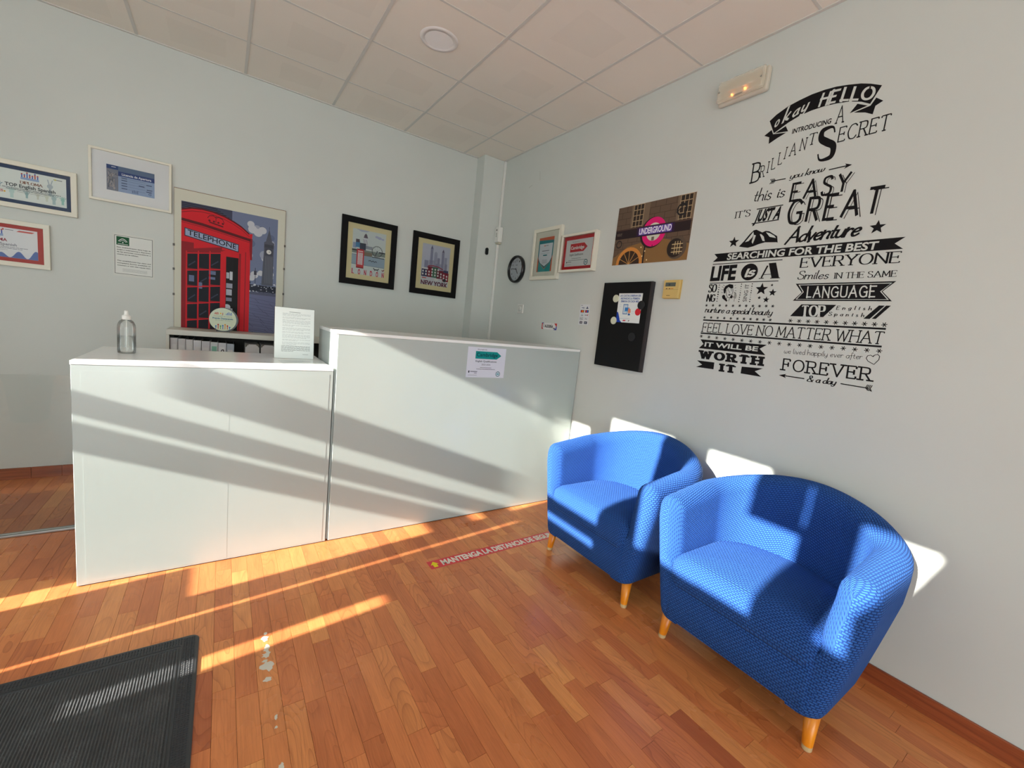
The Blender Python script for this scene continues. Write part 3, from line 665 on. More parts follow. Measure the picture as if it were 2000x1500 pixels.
# ---- blue tub armchairs
def armchair(cyy, lb):
    root = empty('tub_armchair', (-.35, cyy, 0), lb, 'armchair', 'blue tub armchairs along the side wall')
    # rim centre line: s in -1..1 -> (forward x, lateral y, outward normal)
    def rim(s):         # arms then half ellipse
        L1 = .25; La = .56; tot = L1+La; d = (1-abs(s))*tot; sg = 1 if s > 0 else -1
        AXl, BYl = .345, .28
        if d < L1: return .61-d, sg*AXl, 0, sg*1.0, d/tot
        th = (d-L1)/La*pi/2
        px, py = .36-BYl*sin(th), sg*AXl*cos(th)
        nx, ny = -sin(th)/BYl, sg*cos(th)/AXl; q = sqrt(nx*nx+ny*ny); return px, py, nx/q, ny/q, d/tot
    N = 96; V = []; F = []; UV = []
    ZS = [.128, .136, .16, .25, .31, .345, .40, .46, .52]
    def section(s, shrink=0, fwd=0):
        px, py, nx, ny, k = rim(s); px += fwd
        kk = max(0, (k-.28)/.72); kk = kk*kk*(3-2*kk)
        zt = .664+.035*min(1, k/.3)+.085*kk-shrink*.9
        r = .058; lz = zt-r
        oo = lambda z: (-.026+.084*min(1, max(0, (z-.13)/.42))**.9 - (.014 if z < .13 else .004 if z < .14 else 0)) - shrink
        ib = -.075-.055*kk
        def ii(z):
            if z < .32: return -.125 if k < .2 else ib
            f_ = min(1, max(0, (lz-z)/max(.05, lz-.42))); f_ = f_*f_*(3-2*f_)
            return (-r*(1-f_)+ib*f_)+shrink*(1 if z > .35 else 0)
        zs = ZS+[max(.545, lz-.04), max(.56, lz)]
        pts = [(z, oo(z)) for z in zs]
        ro, ri = oo(lz), ii(lz)
        for a_ in (18, 38, 58, 76, 90, 104, 122, 142, 162): pts.append((zs[-1]+(zt-zs[-1])*sin(radians(a_)), (ro+ri)/2+(ro-ri)/2*cos(radians(a_))))
        pts += [(z, ii(z)) for z in reversed(zs)]
        return [(px+nx*o, py+ny*o, z) for z, o in pts]
    rings = []; r_ = .048
    for a_ in (90, 75, 60, 45, 30, 15): rings.append((-1, r_*(1-cos(radians(a_))), r_*sin(radians(a_))))
    for i in range(N+1): rings.append((-1+2*i/N, 0, 0))
    for a_ in (15, 30, 45, 60, 75, 90): rings.append((1, r_*(1-cos(radians(a_))), r_*sin(radians(a_))))
    us = 0; prev = None; capuv = {}
    for s, sh, fw in rings:
        sec = section(s, sh, fw); M_ = len(sec)
        if prev: us += max(.004, (Vector(sec[7])-Vector(prev[7])).length)
        vs = 0
        for j, p in enumerate(sec):
            if j: vs += (Vector(p)-Vector(sec[j-1])).length
            V.append(p); UV.append((us, vs))
        prev = sec
    R_ = len(rings)
    for i in range(R_-1):
        for j in range(M_-1):
            a_ = i*M_+j; F.append((a_, a_+M_, a_+M_+1, a_+1))
        a_ = i*M_; F.append((a_+M_-1, a_+2*M_-1, a_+M_, a_))
    for base in (0, (R_-1)*M_):     # arm front caps: quads from the outer to the inner side
        for j in range(M_//2-1):
            q = (base+j, base+j+1, base+M_-2-j, base+M_-1-j)
            if base: q = q[::-1]
            capuv[len(F)] = 1; F.append(q)
        h = M_//2; q = (base+h-1, base+h, base+h+1) if M_ % 2 else None
        if q: F.append(q[::-1] if base else q)
    def tow(p): return (-p[0], cyy+p[1], p[2])
    def mk(name, V, F, UV, parent, m=KNIT, cap={}):
        o = mesh_obj(name, [tow(p) for p in V], [tuple(reversed(q)) for q in F], m, parent, True)
        uv = o.data.uv_layers.new(name='uv'); fl = [0.0]*(2*len(o.data.loops))
        for p in o.data.polygons:
            for li in p.loop_indices:
                vi = o.data.loops[li].vertex_index; c = (V[vi][1], V[vi][2]) if p.index in cap else UV[vi]
                fl[2*li], fl[2*li+1] = c
        uv.data.foreach_set('uv', fl)
        for q in cap: o.data.polygons[q].use_smooth = False
        return o
    mk('back_and_arms', V, F, UV, root, KNIT, capuv)
    # front rail and base: rounded slab
    V = []; F = []; UV = []
    out = []
    out = [(.45, -.274), (.60, -.274), (.6585, -.274), (.6595, -.273)]+[(.6595, -.26+.0433*k) for k in range(6)]
    out = [(.30, -.274)]+out+[(x, -y) for x, y in reversed(out)]+[(.30, .274)]
    prof = [(.12, .1275), (.012, .1285), (.0, .136), (0, .25), (.0, .315), (.004, .325), (.03, .33), (.12, .332)]
    for ins, z in prof:
        for (x, y) in out:
            sc = 1-ins/.3; V.append((.30+(x-.30)*(1-ins/.36), y*sc, z)); UV.append((y*sc + (0 if abs(y) < .29 or True else (x-.65)*(-1 if y > 0 else 1)), z - ins))
    n = len(out)
    for i in range(len(prof)-1):
        for j in range(n-1): a_ = i*n+j; F.append((a_, a_+1, a_+n+1, a_+n))
    F.append(tuple(range(n))[::-1]); F.append(tuple((len(prof)-1)*n+j for j in range(n)))
    mk('front_rail', V, F, UV, root)
    # seat cushion
    out = []
    W2 = .288
    for i in range(9): a_ = pi/2*i/8; out.append((.622+.05*sin(a_), -W2+.05-.05*cos(a_)))
    out += [(.672, y) for y in (-.15, -.05, .05, .15)]
    out += [(x, -y) for x, y in reversed(out[:9])]
    out += [(x, W2) for x in (.55, .48, .42)]
    for i in range(0, 21):
        th = pi*i/20; out.append((.36-.225*sin(th), W2*cos(th)))
    out += [(x, -W2) for x in (.42, .48, .55)]
    V = []; F = []; UV = []; n = len(out); cx0, cy0 = .41, 0
    prof = [(.035, .285), (.012, .295), (.0, .318), (-.002, .345), (-.002, .365), (.0, .39), (.008, .41), (.022, .424), (.045, .433), (.1, .441), (.17, .447), (.24, .45)]
    for ins, z in prof:
        for x, y in out:
            d = sqrt((x-cx0)**2+(y-cy0)**2); k = max(.05, 1-ins/.29)
            V.append((cx0+(x-cx0)*k, y*k, z)); UV.append((y*k, cx0+(x-cx0)*k + max(0, .424-z)))
    for i in range(len(prof)-1):
        for j in range(n): a_ = i*n+j; b_ = i*n+(j+1) % n; F.append((a_, b_, b_+n, a_+n))
    F.append(tuple(range(n))[::-1]); F.append(tuple((len(prof)-1)*n+j for j in range(n)))
    mk('seat_cushion', V, F, UV, root)
    for (bx, by, tx_, ty) in ((.62, .297, .607, .288), (.62, -.297, .607, -.288), (.13, .2, .15, .18), (.13, -.2, .15, -.18)):
        v, f = lathe([(.0, .0003), (.0145, .0004), (.016, .003), (.0168, .018), (.0169, .019), (.026, .14)], 20)
        v = [tow((bx+(tx_-bx)*p[2]/.14+p[0], by+(ty-by)*p[2]/.14+p[1], p[2])) for p in v]
        lg = mesh_obj('leg', v, [tuple(reversed(q)) for q in f], BEECH, root, True)
        lg.data.materials.append(mat('worn pale leg tip', (205, 180, 135), .6))
        for p in lg.data.polygons:
            if max(lg.data.vertices[q].co.z for q in p.vertices) < .0185: p.material_index = 1
    return root
c1 = armchair(-2.452, 'blue knitted tub armchair beside the white counter')
def copy_tree(o, parent=None):
    c = o.copy(); COL.objects.link(c); c.parent = parent
    for ch in list(o.children): copy_tree(ch, c)
    return c
c2 = copy_tree(c1); c2.location = (-.35, -3.276, 0); c2['label'] = 'blue knitted tub armchair nearest the camera, below the wall lettering'
# ================================================================= THINGS ON THE FLOOR
# door mat: rubber border with raised studs round a ribbed carpet field
mt = empty('door_mat', (-2.815, -2.69, 0), 'black rubber edged door mat with ribbed charcoal carpet', 'door mat')
MX0, MX1, MY0, MY1 = -3.265, -2.365, -3.29, -2.094
def round_rect(x0, x1, y0, y1, r, n=6):
    P = []
    for cx_, cy_, a0 in ((x1-r, y1-r, 0), (x0+r, y1-r, 90), (x0+r, y0+r, 180), (x1-r, y0+r, 270)):
        for k in range(n+1): a_ = radians(a0+90*k/n); P.append((cx_+r*cos(a_), cy_+r*sin(a_)))
    return P
rings = [(0, .0003, .03), (0, .0035, .03), (.004, .006, .028), (.012, .0065, .02), (.050, .0068, .012), (.0505, .0085, .012), (.054, .0085, .011), (.0545, .0068, .011), (.060, .0068, .01), (.0605, .0092, .01), (.066, .0092, .008), (.067, .0055, .006)]
V = []; F = []
for ins, z, r in rings: V += [(x, y, z) for x, y in round_rect(MX0+ins, MX1-ins, MY0+ins, MY1-ins, max(.002, r))]
n = 28
for i in range(len(rings)-1):
    for j in range(n): F.append((i*n+j, i*n+(j+1) % n, (i+1)*n+(j+1) % n, (i+1)*n+j))
F.append(tuple(range(n))[::-1])
mesh_obj('rubber_border', V, F, RUBBER, mt)
# studs
V = []; F = []
def stud(x, y, a, horiz):
    k = len(V); l, w = (.0032, .0016); 
    ca, sa = cos(a), sin(a)
    for (u, v, z) in ((-l, -w, .0066), (l, -w, .0066), (l, w, .0066), (-l, w, .0066), (-l*.5, -w*.4, .0088), (l*.5, -w*.4, .0088), (l*.5, w*.4, .0088), (-l*.5, w*.4, .0088)):
        V.append((x+u*ca-v*sa, y+u*sa+v*ca, z))
    F.extend(tuple(q+k for q in f) for f in ((4, 5, 6, 7), (0, 1, 5, 4), (1, 2, 6, 5), (2, 3, 7, 6), (3, 0, 4, 7)))
for r in range(5):
    o_ = .015+.0075*r
    yy = MY0+.02
    while yy < MY1-.012: stud(MX1-o_, yy, .6 if r % 2 else -.6, 0); stud(MX0+o_, yy, .6 if r % 2 else -.6, 0); yy += .0085
    xx = MX0+.055
    while xx < MX1-.05: stud(xx, MY1-o_, .9 if r % 2 else 2.2, 1); stud(xx, MY0+o_, .9 if r % 2 else 2.2, 1); xx += .0085
tag(mesh_obj('border_studs', V, F, RUBBER, mt), kind='stuff')
# carpet field of ribs running along Y
x0, x1, y0, y1 = MX0+.067, MX1-.067, MY0+.067, MY1-.067
V = []; F = []; nr = 92; rc_ = random.Random(2); ny_ = 60
for i in range(nr*2+1):
    x = x0+(x1-x0)*i/(nr*2)
    for j in range(ny_+1): V.append((x, y0+(y1-y0)*j/ny_, (.0088 if i % 2 else .0062)+rc_.uniform(-.0004, .0004)))
for i in range(nr*2):
    for j in range(ny_): a_ = i*(ny_+1)+j; F.append((a_, a_+ny_+1, a_+ny_+2, a_+1))
mesh_obj('carpet_field', V, F, CARPET, mt)

# waste bin by the window, seen only as a reflection in the glass screen
wb_ = empty('waste_bin', (-3.78, -3.53, 0), 'grey tapered waste bin, seen mirrored in the low glass screen', 'waste bin')
v, f = lathe([(.115, .001), (.12, .006), (.158, .40), (.166, .402), (.166, .43), (.156, .432), (.150, .40), (.112, .012)], 32, (-3.78, -3.53, 0)); mesh_obj('bin_body', v, f, mat('grey bin plastic', (120, 118, 112), .5), wb_, True)
v, f = lathe([(.168, .385), (.172, .40), (.171, .434), (.160, .437)], 24, (-3.78, -3.53, 0)); mesh_obj('bin_liner', v, f[:-2], mat('dark bin liner', (60, 60, 62), .4), wb_, True)

# red distance strip on the floor
tp = empty('floor_sticker', (-.85, -2.02, 0), 'red safety distance strip with white capitals stuck on the floor', 'floor sticker')
TP = Plane((-1.36, -2.062, 0), (.99985, .0175, 0), (-.0175, .99985, 0))
a = Art(TP, n0=.0006); a.rect(0, 0, 1.02, .076, mat('red vinyl', (214, 44, 52), .3)); 
a.poly([(.022, .012), (.046, .012), (.046, .036), (.058, .036), (.034, .066), (.010, .036), (.022, .036)], (232, 214, 30), 1)
a.tx('MANTENGA LA DISTANCIA DE SEGURIDAD', 'fat', .075, .985, .016, .045, (226, 220, 206), 1)
a.build('printed_strip', tp)

# ================================================================= ON THE BACK WALL
def framed(name, lb, cat, pl, u0, v0, u1, v1, fw, depth, fm, grp=None, glass=True, matm=MATB):
    root = empty(name, pl((u0+u1)/2, (v0+v1)/2, .0), lb, cat, grp)
    def bar(nm, a0, b0, a1, b1):
        vv = [pl(a, b, n) for n in (.001, depth) for a, b in ((a0, b0), (a1, b0), (a1, b1), (a0, b1))]
        return vv
    vf = VF(); Q = [(0, 3, 2, 1), (4, 5, 6, 7), (0, 1, 5, 4), (1, 2, 6, 5), (2, 3, 7, 6), (3, 0, 4, 7)]
    O = [(u0, v0), (u1, v0), (u1, v1), (u0, v1)]; I = [(u0+fw, v0+fw), (u1-fw, v0+fw), (u1-fw, v1-fw), (u0+fw, v1-fw)]
    b = .0015; O2 = [(u0+b, v0+b), (u1-b, v0+b), (u1-b, v1-b), (u0+b, v1-b)]; I2 = [(u0+fw-b, v0+fw-b), (u1-fw+b, v0+fw-b), (u1-fw+b, v1-fw+b), (u0+fw-b, v1-fw+b)]
    R = [(O, .001), (O, depth-b), (O2, depth), (I2, depth), (I, depth-b), (I, .001)]
    V = [pl(p[0], p[1], n) for L_, n in R for p in L_]; F = []
    for i in range(5):
        for j in range(4): F.append((i*4+j, i*4+(j+1) % 4, (i+1)*4+(j+1) % 4, (i+1)*4+j))
    vf.add(V, F); vf.build('frame', fm, root)
    vv = bar('', u0+fw-.001, v0+fw-.001, u1-fw+.001, v1-fw+.001)
    k = [pl(a, b, n) for n in (.001, depth*.45) for a, b in ((u0+fw+.0002, v0+fw+.0002), (u1-fw-.0002, v0+fw+.0002), (u1-fw-.0002, v1-fw-.0002), (u0+fw+.0002, v1-fw-.0002))]
    mesh_obj('passepartout', k, Q, matm, root)
    if glass:
        gk = [pl(a, b, depth*.75) for a, b in ((u0+fw+.0004, v0+fw+.0004), (u1-fw-.0004, v0+fw+.0004), (u1-fw-.0004, v1-fw-.0004), (u0+fw+.0004, v1-fw-.0004))]
        mesh_obj('glass', gk, [(0, 1, 2, 3)], PANE, root)
    return root, depth*.45
def hands_logo(a, x, y, w, h, ly=2, c=((70, 100, 180), (190, 70, 60))):
    for k in range(7):
        hh = h*(.45+.5*abs(sin(k*2.1+.6))); xx = x+w*(k+.5)/7
        a.rect(xx-w*.035, y, xx+w*.035, y+hh, c[k % 2], ly); a.disc(xx, y+hh, w*.05, c[(k+1) % 2], ly, 8)
    a.rect(x, y, x+w, y+h*.3, (150, 170, 205), ly)
def hand(a, x, y, s, c, ly=1, asp=1.0):
    a.rect(x-s*.18, y-s*1.6, x+s*.18, y, c, ly); a.disc(x, y, s*.3, c, ly, 10)
    for k, an in enumerate((-.75, -.35, 0, .35, .75)): a.line([(x, y), (x+s*.75*sin(an), y+s*asp*.8*cos(an))], s*.13, c, ly)
def dash(a, x0, x1, y, h, c, ly, rr):
    x = x0
    while x < x1: w = rr.uniform(.02, .06)*(x1-x0)/.6; a.rect(x, y, min(x+w, x1), y+h, c, ly); x += w*1.12
rr = random.Random(9)
# diploma with navy border
r, n0 = framed('framed_diploma', 'white framed diploma with a thick navy border, upper one at the far left', 'framed certificate', BW, -3.535, 1.731, -3.090, 2.006, .028, .022, WHITEF, 'diplomas at the left end of the back wall')
a = Art(BW, (-3.507, 1.759, -3.118, 1.978), n0+.0004)
a.rect(0, 0, 1, 1, (44, 64, 96), 0); a.rect(.055, .1, .945, .9, (224, 228, 222), 1)
for x, s, c in ((.2, .09, (120, 150, 160)), (.34, .1, (190, 212, 206)), (.5, .07, (150, 180, 180)), (.62, .06, (205, 205, 190)), (.72, .07, (208, 212, 196)), (.8, .1, (170, 190, 190)), (.9, .08, (150, 195, 185))): hand(a, x, .3 if x != .2 else .42, s, c, 2, 1.5)
a.rect(.745, .38, .775, .62, (175, 185, 190), 2); a.disc(.76, .62, .035, (175, 185, 190), 2, 12)
a.line([(.755, .64), (.735, .8)], .014, (175, 185, 190), 2); a.line([(.765, .64), (.79, .8)], .014, (175, 185, 190), 2)
hands_logo(a, .44, .68, .2, .2, 3)
a.tx('DIPLOMA', 'slabbold', .43, .68, .565, .065, (140, 100, 84), 3); a.tx('TOP English Spanish', 'sansb', .27, .82, .445, .085, (70, 78, 80), 3)
dash(a, .24, .88, .40, .014, (90, 96, 98), 3, rr); dash(a, .28, .8, .365, .014, (90, 96, 98), 3, rr); dash(a, .4, .7, .32, .008, (150, 150, 150), 3, rr)
a.tx('AES', 'sansb', .17, .25, .26, .06, (185, 70, 60), 3); a.disc(.265, .28, .012, (230, 170, 40), 3, 10); a.rect(.8, .82, .9, .84, (120, 124, 122), 3); a.disc(.82, .83, .012, (205, 190, 90), 4, 10)
a.build('printed_diploma', r)
# diploma with red border
r, n0 = framed('framed_diploma', 'white framed diploma with a red border and blue waves, lower one at the far left', 'framed certificate', BW, -3.664, 1.379, -3.219, 1.657, .028, .022, WHITEF, 'diplomas at the left end of the back wall')
a = Art(BW, (-3.636, 1.407, -3.247, 1.629), n0+.0004)
a.rect(0, 0, 1, 1, (178, 62, 56), 0); a.rect(.07, .1, .93, .9, (226, 226, 226), 1)
W_ = [(.42+.51*k/40, .11+.12*(1+sin(k*.42-1.9))*(.35+.65*k/40)) for k in range(41)]
a.poly([(.42, .101)]+W_+[(.929, .101)], (98, 122, 178), 2)
a.line([(.3, .12+.0), (.36, .17), (.42, .12)], .006, (225, 200, 120), 2)
hands_logo(a, .36, .66, .2, .22, 3); a.rect(.55, .83, .57, .87, (190, 90, 80), 3); a.rect(.58, .84, .67, .855, (130, 130, 140), 3); a.poly([(.7, .82), (.73, .86), (.9, .86), (.87, .82)], (200, 90, 84), 3)
a.tx('DIPLOMA', 'sansb', .33, .6, .53, .075, (150, 50, 60), 3); a.tx('TOP English Spanish', 'sansm', .2, .7, .42, .07, (110, 112, 122), 3)
dash(a, .2, .82, .375, .012, (120, 120, 130), 3, rr); dash(a, .25, .76, .34, .012, (120, 120, 130), 3, rr); dash(a, .35, .6, .3, .008, (150, 150, 150), 3, rr)
a.build('printed_diploma', r)
# opening licence
r, n0 = framed('framed_licence', 'white framed blue licence sheet, hanging left above the telephone box picture', 'framed certificate', BW, -3.034, 1.869, -2.614, 2.199, .0145, .024, WHITEF, None, True, mat('grey mount', (226, 226, 226), .8))
a = Art(BW, (-2.950, 1.948, -2.707, 2.109), n0+.0004)
a.rect(0, 0, 1, 1, (142, 164, 196), 0); a.rect(.0, 0, .235, 1, (122, 128, 142), 1); a.rect(.235, .8, 1, 1, (84, 108, 140), 1); a.rect(0, .84, .235, 1, (30, 68, 122), 2); a.rect(.235, .62, 1, .80, (28, 62, 122), 2)
a.tx('Licencia de Apertura', 'sansb', .31, .93, .665, .085, (226, 230, 236), 3); a.rect(.1, .92, .19, .945, (200, 210, 225), 3)
for y in (.58, .49, .38, .28, .17): a.rect(.3, y-.03, .42, y, (44, 62, 96), 3); dash(a, .44, .8, y-.025, .01, (90, 108, 140), 3, rr)
for x, y in ((.82, .49), (.66, .4), (.83, .3), (.82, .22)): a.rect(x, y-.03, x+.12, y, (44, 62, 96), 3)
for k in range(4): a.rect(.52+.035*k, .04, .54+.035*k, .14+.03*(k % 2), (96, 116, 150), 3)
a.ring(.9, .12, .02, .03, (40, 60, 110), 3)
for k in range(26): a.rect(rr.uniform(0, .2), rr.uniform(0, .78), 0, 0, (100, 100, 108), 2) if False else a.line([(rr.uniform(0, .18), rr.uniform(.02, .7)), (rr.uniform(.03, .23), rr.uniform(.02, .75))], .012, ((168, 160, 158), (84, 88, 100))[k % 2], 2)
a.build('printed_licence', r)
# green-badge notice
r = empty('notice_sheet', BW(-2.82, 1.54), 'white notice sheet with a green badge taped to the wall', 'notice')
slab('paper_sheet', BW, -2.926, -2.712, 1.395, 1.68, .0005, .0012, mat('sleeve paper', (212, 214, 206), .5), r)
a = Art(BW, (-2.918, 1.411, -2.720, 1.666), .0016)
a.rect(0, 0, 1, 1, (222, 224, 218), 0); a.frame(0, 0, 1, 1, .012, .009, (42, 62, 50), 1)
a.rect(.05, .75, .38, .97, (18, 84, 48), 1)
a.line([(.1+.23*k/10, .845+.07*sin(pi*k/10)) for k in range(11)], .014, (235, 238, 235), 2); a.line([(.13+.17*k/10, .835+.04*sin(pi*k/10)) for k in range(11)], .01, (235, 238, 235), 2); a.disc(.215, .82, .018, (235, 238, 235), 2, 10); a.rect(.08, .775, .35, .785, (235, 238, 235), 2)
for y, t_ in ((.68, 'Este establecimiento tiene hojas de'), (.62, 'quejas y reclamaciones a disposicion'), (.56, 'de las personas consumidoras o'), (.5, 'usuarias que las soliciten.'), (.33, 'This establishment has claim and'), (.27, 'complaint forms available to'), (.21, 'consumers or users that request them.')):
    a.tx(t_, 'sansb', .06, .95 if not t_.startswith('usu') else .62, y, .026, (52, 62, 54), 1)
for y in (.13, .1, .07): dash(a, .2, .85, y, .008, (150, 154, 150), 1, rr)
a.build('printed_notice', r)

# telephone box picture in a clip frame
r = empty('telephone_box_poster', BW(-2.25, 1.56), 'large clip framed picture of a red telephone box and clock tower', 'poster')
slab('backing_board', BW, -2.602, -1.902, 1.0735, 2.054, .001, .012, mat('hardboard brown', (134, 98, 68), .8), r)
slab('mount_board', BW, -2.600, -1.904, 1.0735, 2.050, .0121, .0145, mat('cream mount', (208, 207, 190), .8), r)
for u, v in ((-2.602, 1.66), (-2.602, 1.49), (-2.602, 1.31), (-1.902, 1.78), (-1.902, 1.6), (-1.902, 1.4)):
    slab('frame_clip', BW, u-.006, u+.006, v-.008, v+.008, .0125, .0185, mat('dull clip', (90, 86, 80), .5), r)
X0, Z0, X1, Z1 = -2.560, 1.0735, -1.955, 1.972
a = Art(BW, (X0, Z0, X1, Z1), .0150)
RED, RD2, RD3 = (206, 24, 36), (140, 20, 30), (90, 14, 22)
a.rect(0, 0, 1, 1, (112, 122, 150), 0)
for k in range(16):      # cloud masses
    x, y = rr.uniform(.55, 1.0), rr.uniform(.48, .95); a.disc(min(x, .93), min(y, .94), rr.uniform(.03, .06), ((150, 156, 174), (96, 106, 134), (176, 180, 192))[k % 3], 1, 14)
for x, y, s in ((.72, .88, .05), (.78, .86, .05), (.83, .885, .045), (.70, .92, .04), (.75, .50, .045), (.82, .52, .035), (.72, .47, .035), (.93, .52, .04)): a.disc(x, y, s, (192, 194, 200), 2, 14)
a.rect(.55, 0, 1, .33, (104, 108, 140), 3); a.rect(.55, .33, 1, .36, (84, 88, 110), 3); a.rect(.6, .36, 1, .415, (38, 42, 56), 3)
for k in range(46): a.rect(*(lambda x, y: (x, y, min(1, x+rr.uniform(.006, .02)), y+rr.uniform(.004, .012)))(rr.uniform(.68, .985), rr.uniform(.35, .43)), ((150, 154, 168), (60, 64, 80), (200, 202, 210), (30, 34, 46))[k % 4], 4)
for k in range(14):
    y = .02+.3*(k/14)**1.3; a.line([(.69, y+rr.uniform(-.01, .01)), (1, y-.02)], .0022, (74, 78, 104), 4)
    x = rr.uniform(.7, .95); a.line([(x, y), (x+.05, max(.002, y-.035))], .003, (74, 78, 104), 4)
# clock tower
a.poly([(.83, .42), (.85, .72), (.85, .79), (.87, .80), (.89, .86), (.905, .905), (.92, .86), (.94, .80), (.965, .79), (.96, .72), (.96, .42)], (84, 88, 100), 5)
a.rect(.855, .745, .955, .775, (66, 68, 78), 6); a.rect(.862, .68, .95, .742, (70, 72, 84), 6); a.disc(.906, .712, .028, (206, 208, 204), 7, 18); a.line([(.906, .712), (.922, .716)], .004, (30, 30, 34), 8)
a.line([(.905, .9), (.905, .925)], .004, (60, 62, 74), 6)
for k in range(5): a.rect(.868+.018*k, .44, .873+.018*k, .67, (110, 112, 120), 6)
a.line([(.76, .40), (.76, .56)], .006, (44, 46, 60), 6); a.rect(.745, .50, .775, .535, (60, 62, 76), 6); a.disc(.757, .415, .014, (190, 196, 204), 7, 10)
# booth
a.rect(0, .9, .5, 1, (62, 66, 88), 4)
for k in range(6): a.rect(0, .92+.013*k, .5-.03*k, .925+.013*k, (24, 26, 40), 5)
top = [(.0, .935), (.1, .958), (.2, .965), (.3, .96), (.42, .94), (.52, .912), (.6, .882), (.685, .835)]
a.poly([(0, 0)]+[(.7, 0), (.7, .64), (.69, .7), (.69, .80), (.715, .80), (.72, .84)]+top[::-1], RED, 6)
a.line(top, .012, RD3, 7); a.line([(x, y-.022) for x, y in top], .006, RD2, 7)
a.line([(0, .86), (.2, .845), (.45, .815), (.70, .785)], .022, RD3, 7); a.line([(0, .84), (.2, .825), (.45, .795), (.69, .765)], .006, RD2, 8)
a.rect(.69, .62, .72, .80, RD2, 5)
# crown
for x in (.27, .315, .36, .405): a.disc(x, .887-.06*(x-.27), .012, RD3, 7, 10)
a.line([(.25, .905), (.27, .925), (.31, .93), (.335, .915), (.36, .925), (.4, .915), (.42, .885)], .006, RD3, 7); a.line([(.27, .875), (.41, .855)], .010, RD3, 7); a.line([(.335, .935), (.335, .88)], .006, RD3, 7)
# sign
a.poly([(.03, .735), (.575, .668), (.575, .735), (.03, .80)], (40, 42, 60), 7); a.poly([(.038, .741), (.567, .676), (.567, .729), (.038, .793)], (150, 162, 190), 8)
a.text('TELEPHONE', 'sansm', (.06, .7475), (.55, .690), (.06, .786), (24, 26, 40), 9)
# door opening + open door
a.rect(0, .0, .12, .69, RD2, 7); a.rect(.43, 0, .68, .66, RED, 7); a.rect(.445, 0, .575, .62, (14, 12, 16), 8); a.rect(.52, .0, .575, .62, (8, 6, 8), 9)
for x, y, w, h, c in ((.45, .44, .03, .05, (178, 182, 190)), (.485, .43, .03, .07, (196, 198, 204)), (.45, .36, .065, .04, (150, 154, 168)), (.45, .30, .06, .05, (170, 174, 186)), (.45, .25, .06, .03, (120, 124, 140)), (.45, .17, .07, .02, (180, 184, 192)), (.45, .04, .065, .06, (120, 124, 150))): a.rect(x, y, x+w, y+h, c, 10)
a.disc(.463, .20, .035, (196, 198, 206), 11, 16); a.rect(.58, 0, .60, .66, RD2, 9); a.rect(.645, 0, .655, .68, RD2, 9)
a.poly([(.04, 0), (.44, 0), (.44, .67), (.04, .625)], RD2, 11); a.poly([(.40, 0), (.445, 0), (.445, .672), (.40, .655)], RED, 12); a.poly([(.02, .60), (.40, .665), (.40, .69), (.02, .63)], RD2, 12)
for i in range(3):
    for j in range(5):
        x0_, x1_ = .06+.112*i, .155+.115*i; y1_ = .60+.012*i-.135*j; y0_ = y1_-.115
        if y1_ < .01: continue
        a.poly([(x0_, max(.003, y0_)), (x1_, max(.003, y0_-.0)), (x1_, y1_+.012), (x0_, y1_)], (18, 20, 30), 13)
        if (i+j) % 2 == 0 and y0_ > 0: a.line([(x0_+.01, y0_+.02), (x1_-.02, y0_+.06)], .01, (52, 58, 78), 14)
for x, y, w, h in ((.27, .455, .07, .03), (.27, .415, .065, .02), (.075, .38, .05, .05), (.165, .33, .04, .05)): a.rect(x, y, x+w, y+h, (104, 116, 148), 15)
for j in range(5): y = .61-.135*j; a.line([(.045, y-.01), (.40, y+.03)], .008, RED, 16)
for i in range(4): x = .05+.115*i; a.line([(x, .0), (x, .62+.012*i)], .012, RED, 16)
a.build('printed_picture', r)

# LONDON and NEW YORK prints
CRM = mat('cream mount board', (214, 203, 158), .8)
r, n0 = framed('city_print', 'black framed LONDON print with a red phone box and big wheel', 'framed picture', BW, -1.478, 1.556, -.997, 2.130, .051, .025, BLACKF, 'black framed city prints', True, CRM)
a = Art(BW, (-1.384, 1.650, -1.094, 2.034), n0+.0004)
a.rect(0, 0, 1, 1, (198, 208, 206), 0); a.poly([(.1, 1), (.25, .955), (.4, .96), (.5, 1)], (170, 180, 200), 1)
for x, y, s in ((.72, .90, .06), (.8, .885, .07), (.9, .87, .05)): a.disc(x, y, s, (166, 172, 200), 1, 14, s*.42)
a.poly([(.30, .60), (.33, .86), (.44, .86), (.46, .60)], (206, 210, 214), 2)
for k in range(4): a.line([(.31+.035*k, .80), (.36+.035*k, .62)], .012, (130, 124, 140), 3)
a.poly([(.32, .83), (.345, .9), (.385, .935), (.42, .9), (.45, .83)], (96, 84, 96), 3)
a.rect(.02, .58, .12, .7, (140, 156, 186), 2); a.rect(.1, .60, .22, .74, (70, 128, 168), 3); a.rect(.1, .71, .21, .78, (78, 68, 80), 4); a.rect(.22, .56, .40, .70, (52, 58, 80), 3); a.rect(.22, .69, .40, .705, (36, 38, 52), 4)
a.rect(.4, .59, .6, .66, (140, 150, 160), 2); a.rect(0, .47, 1, .56, (120, 134, 128), 2); a.rect(.34, .44, .6, .52, (124, 112, 96), 3); a.rect(.0, .52, .3, .545, (40, 42, 44), 3); a.rect(.8, .55, 1, .575, (40, 42, 50), 4)
a.rect(0, .22, 1, .44, (146, 168, 184), 2); a.rect(0, .215, 1, .225, (110, 128, 140), 3); a.rect(0, .43, 1, .44, (110, 128, 140), 3)
a.ring(.75, .575, .145, .155, (44, 48, 58), 5)
for k in range(22): a.disc(.75+.163*cos(k*2*pi/22), .575+.163*a.asp()*sin(k*2*pi/22), .011, (34, 36, 44), 5, 8)
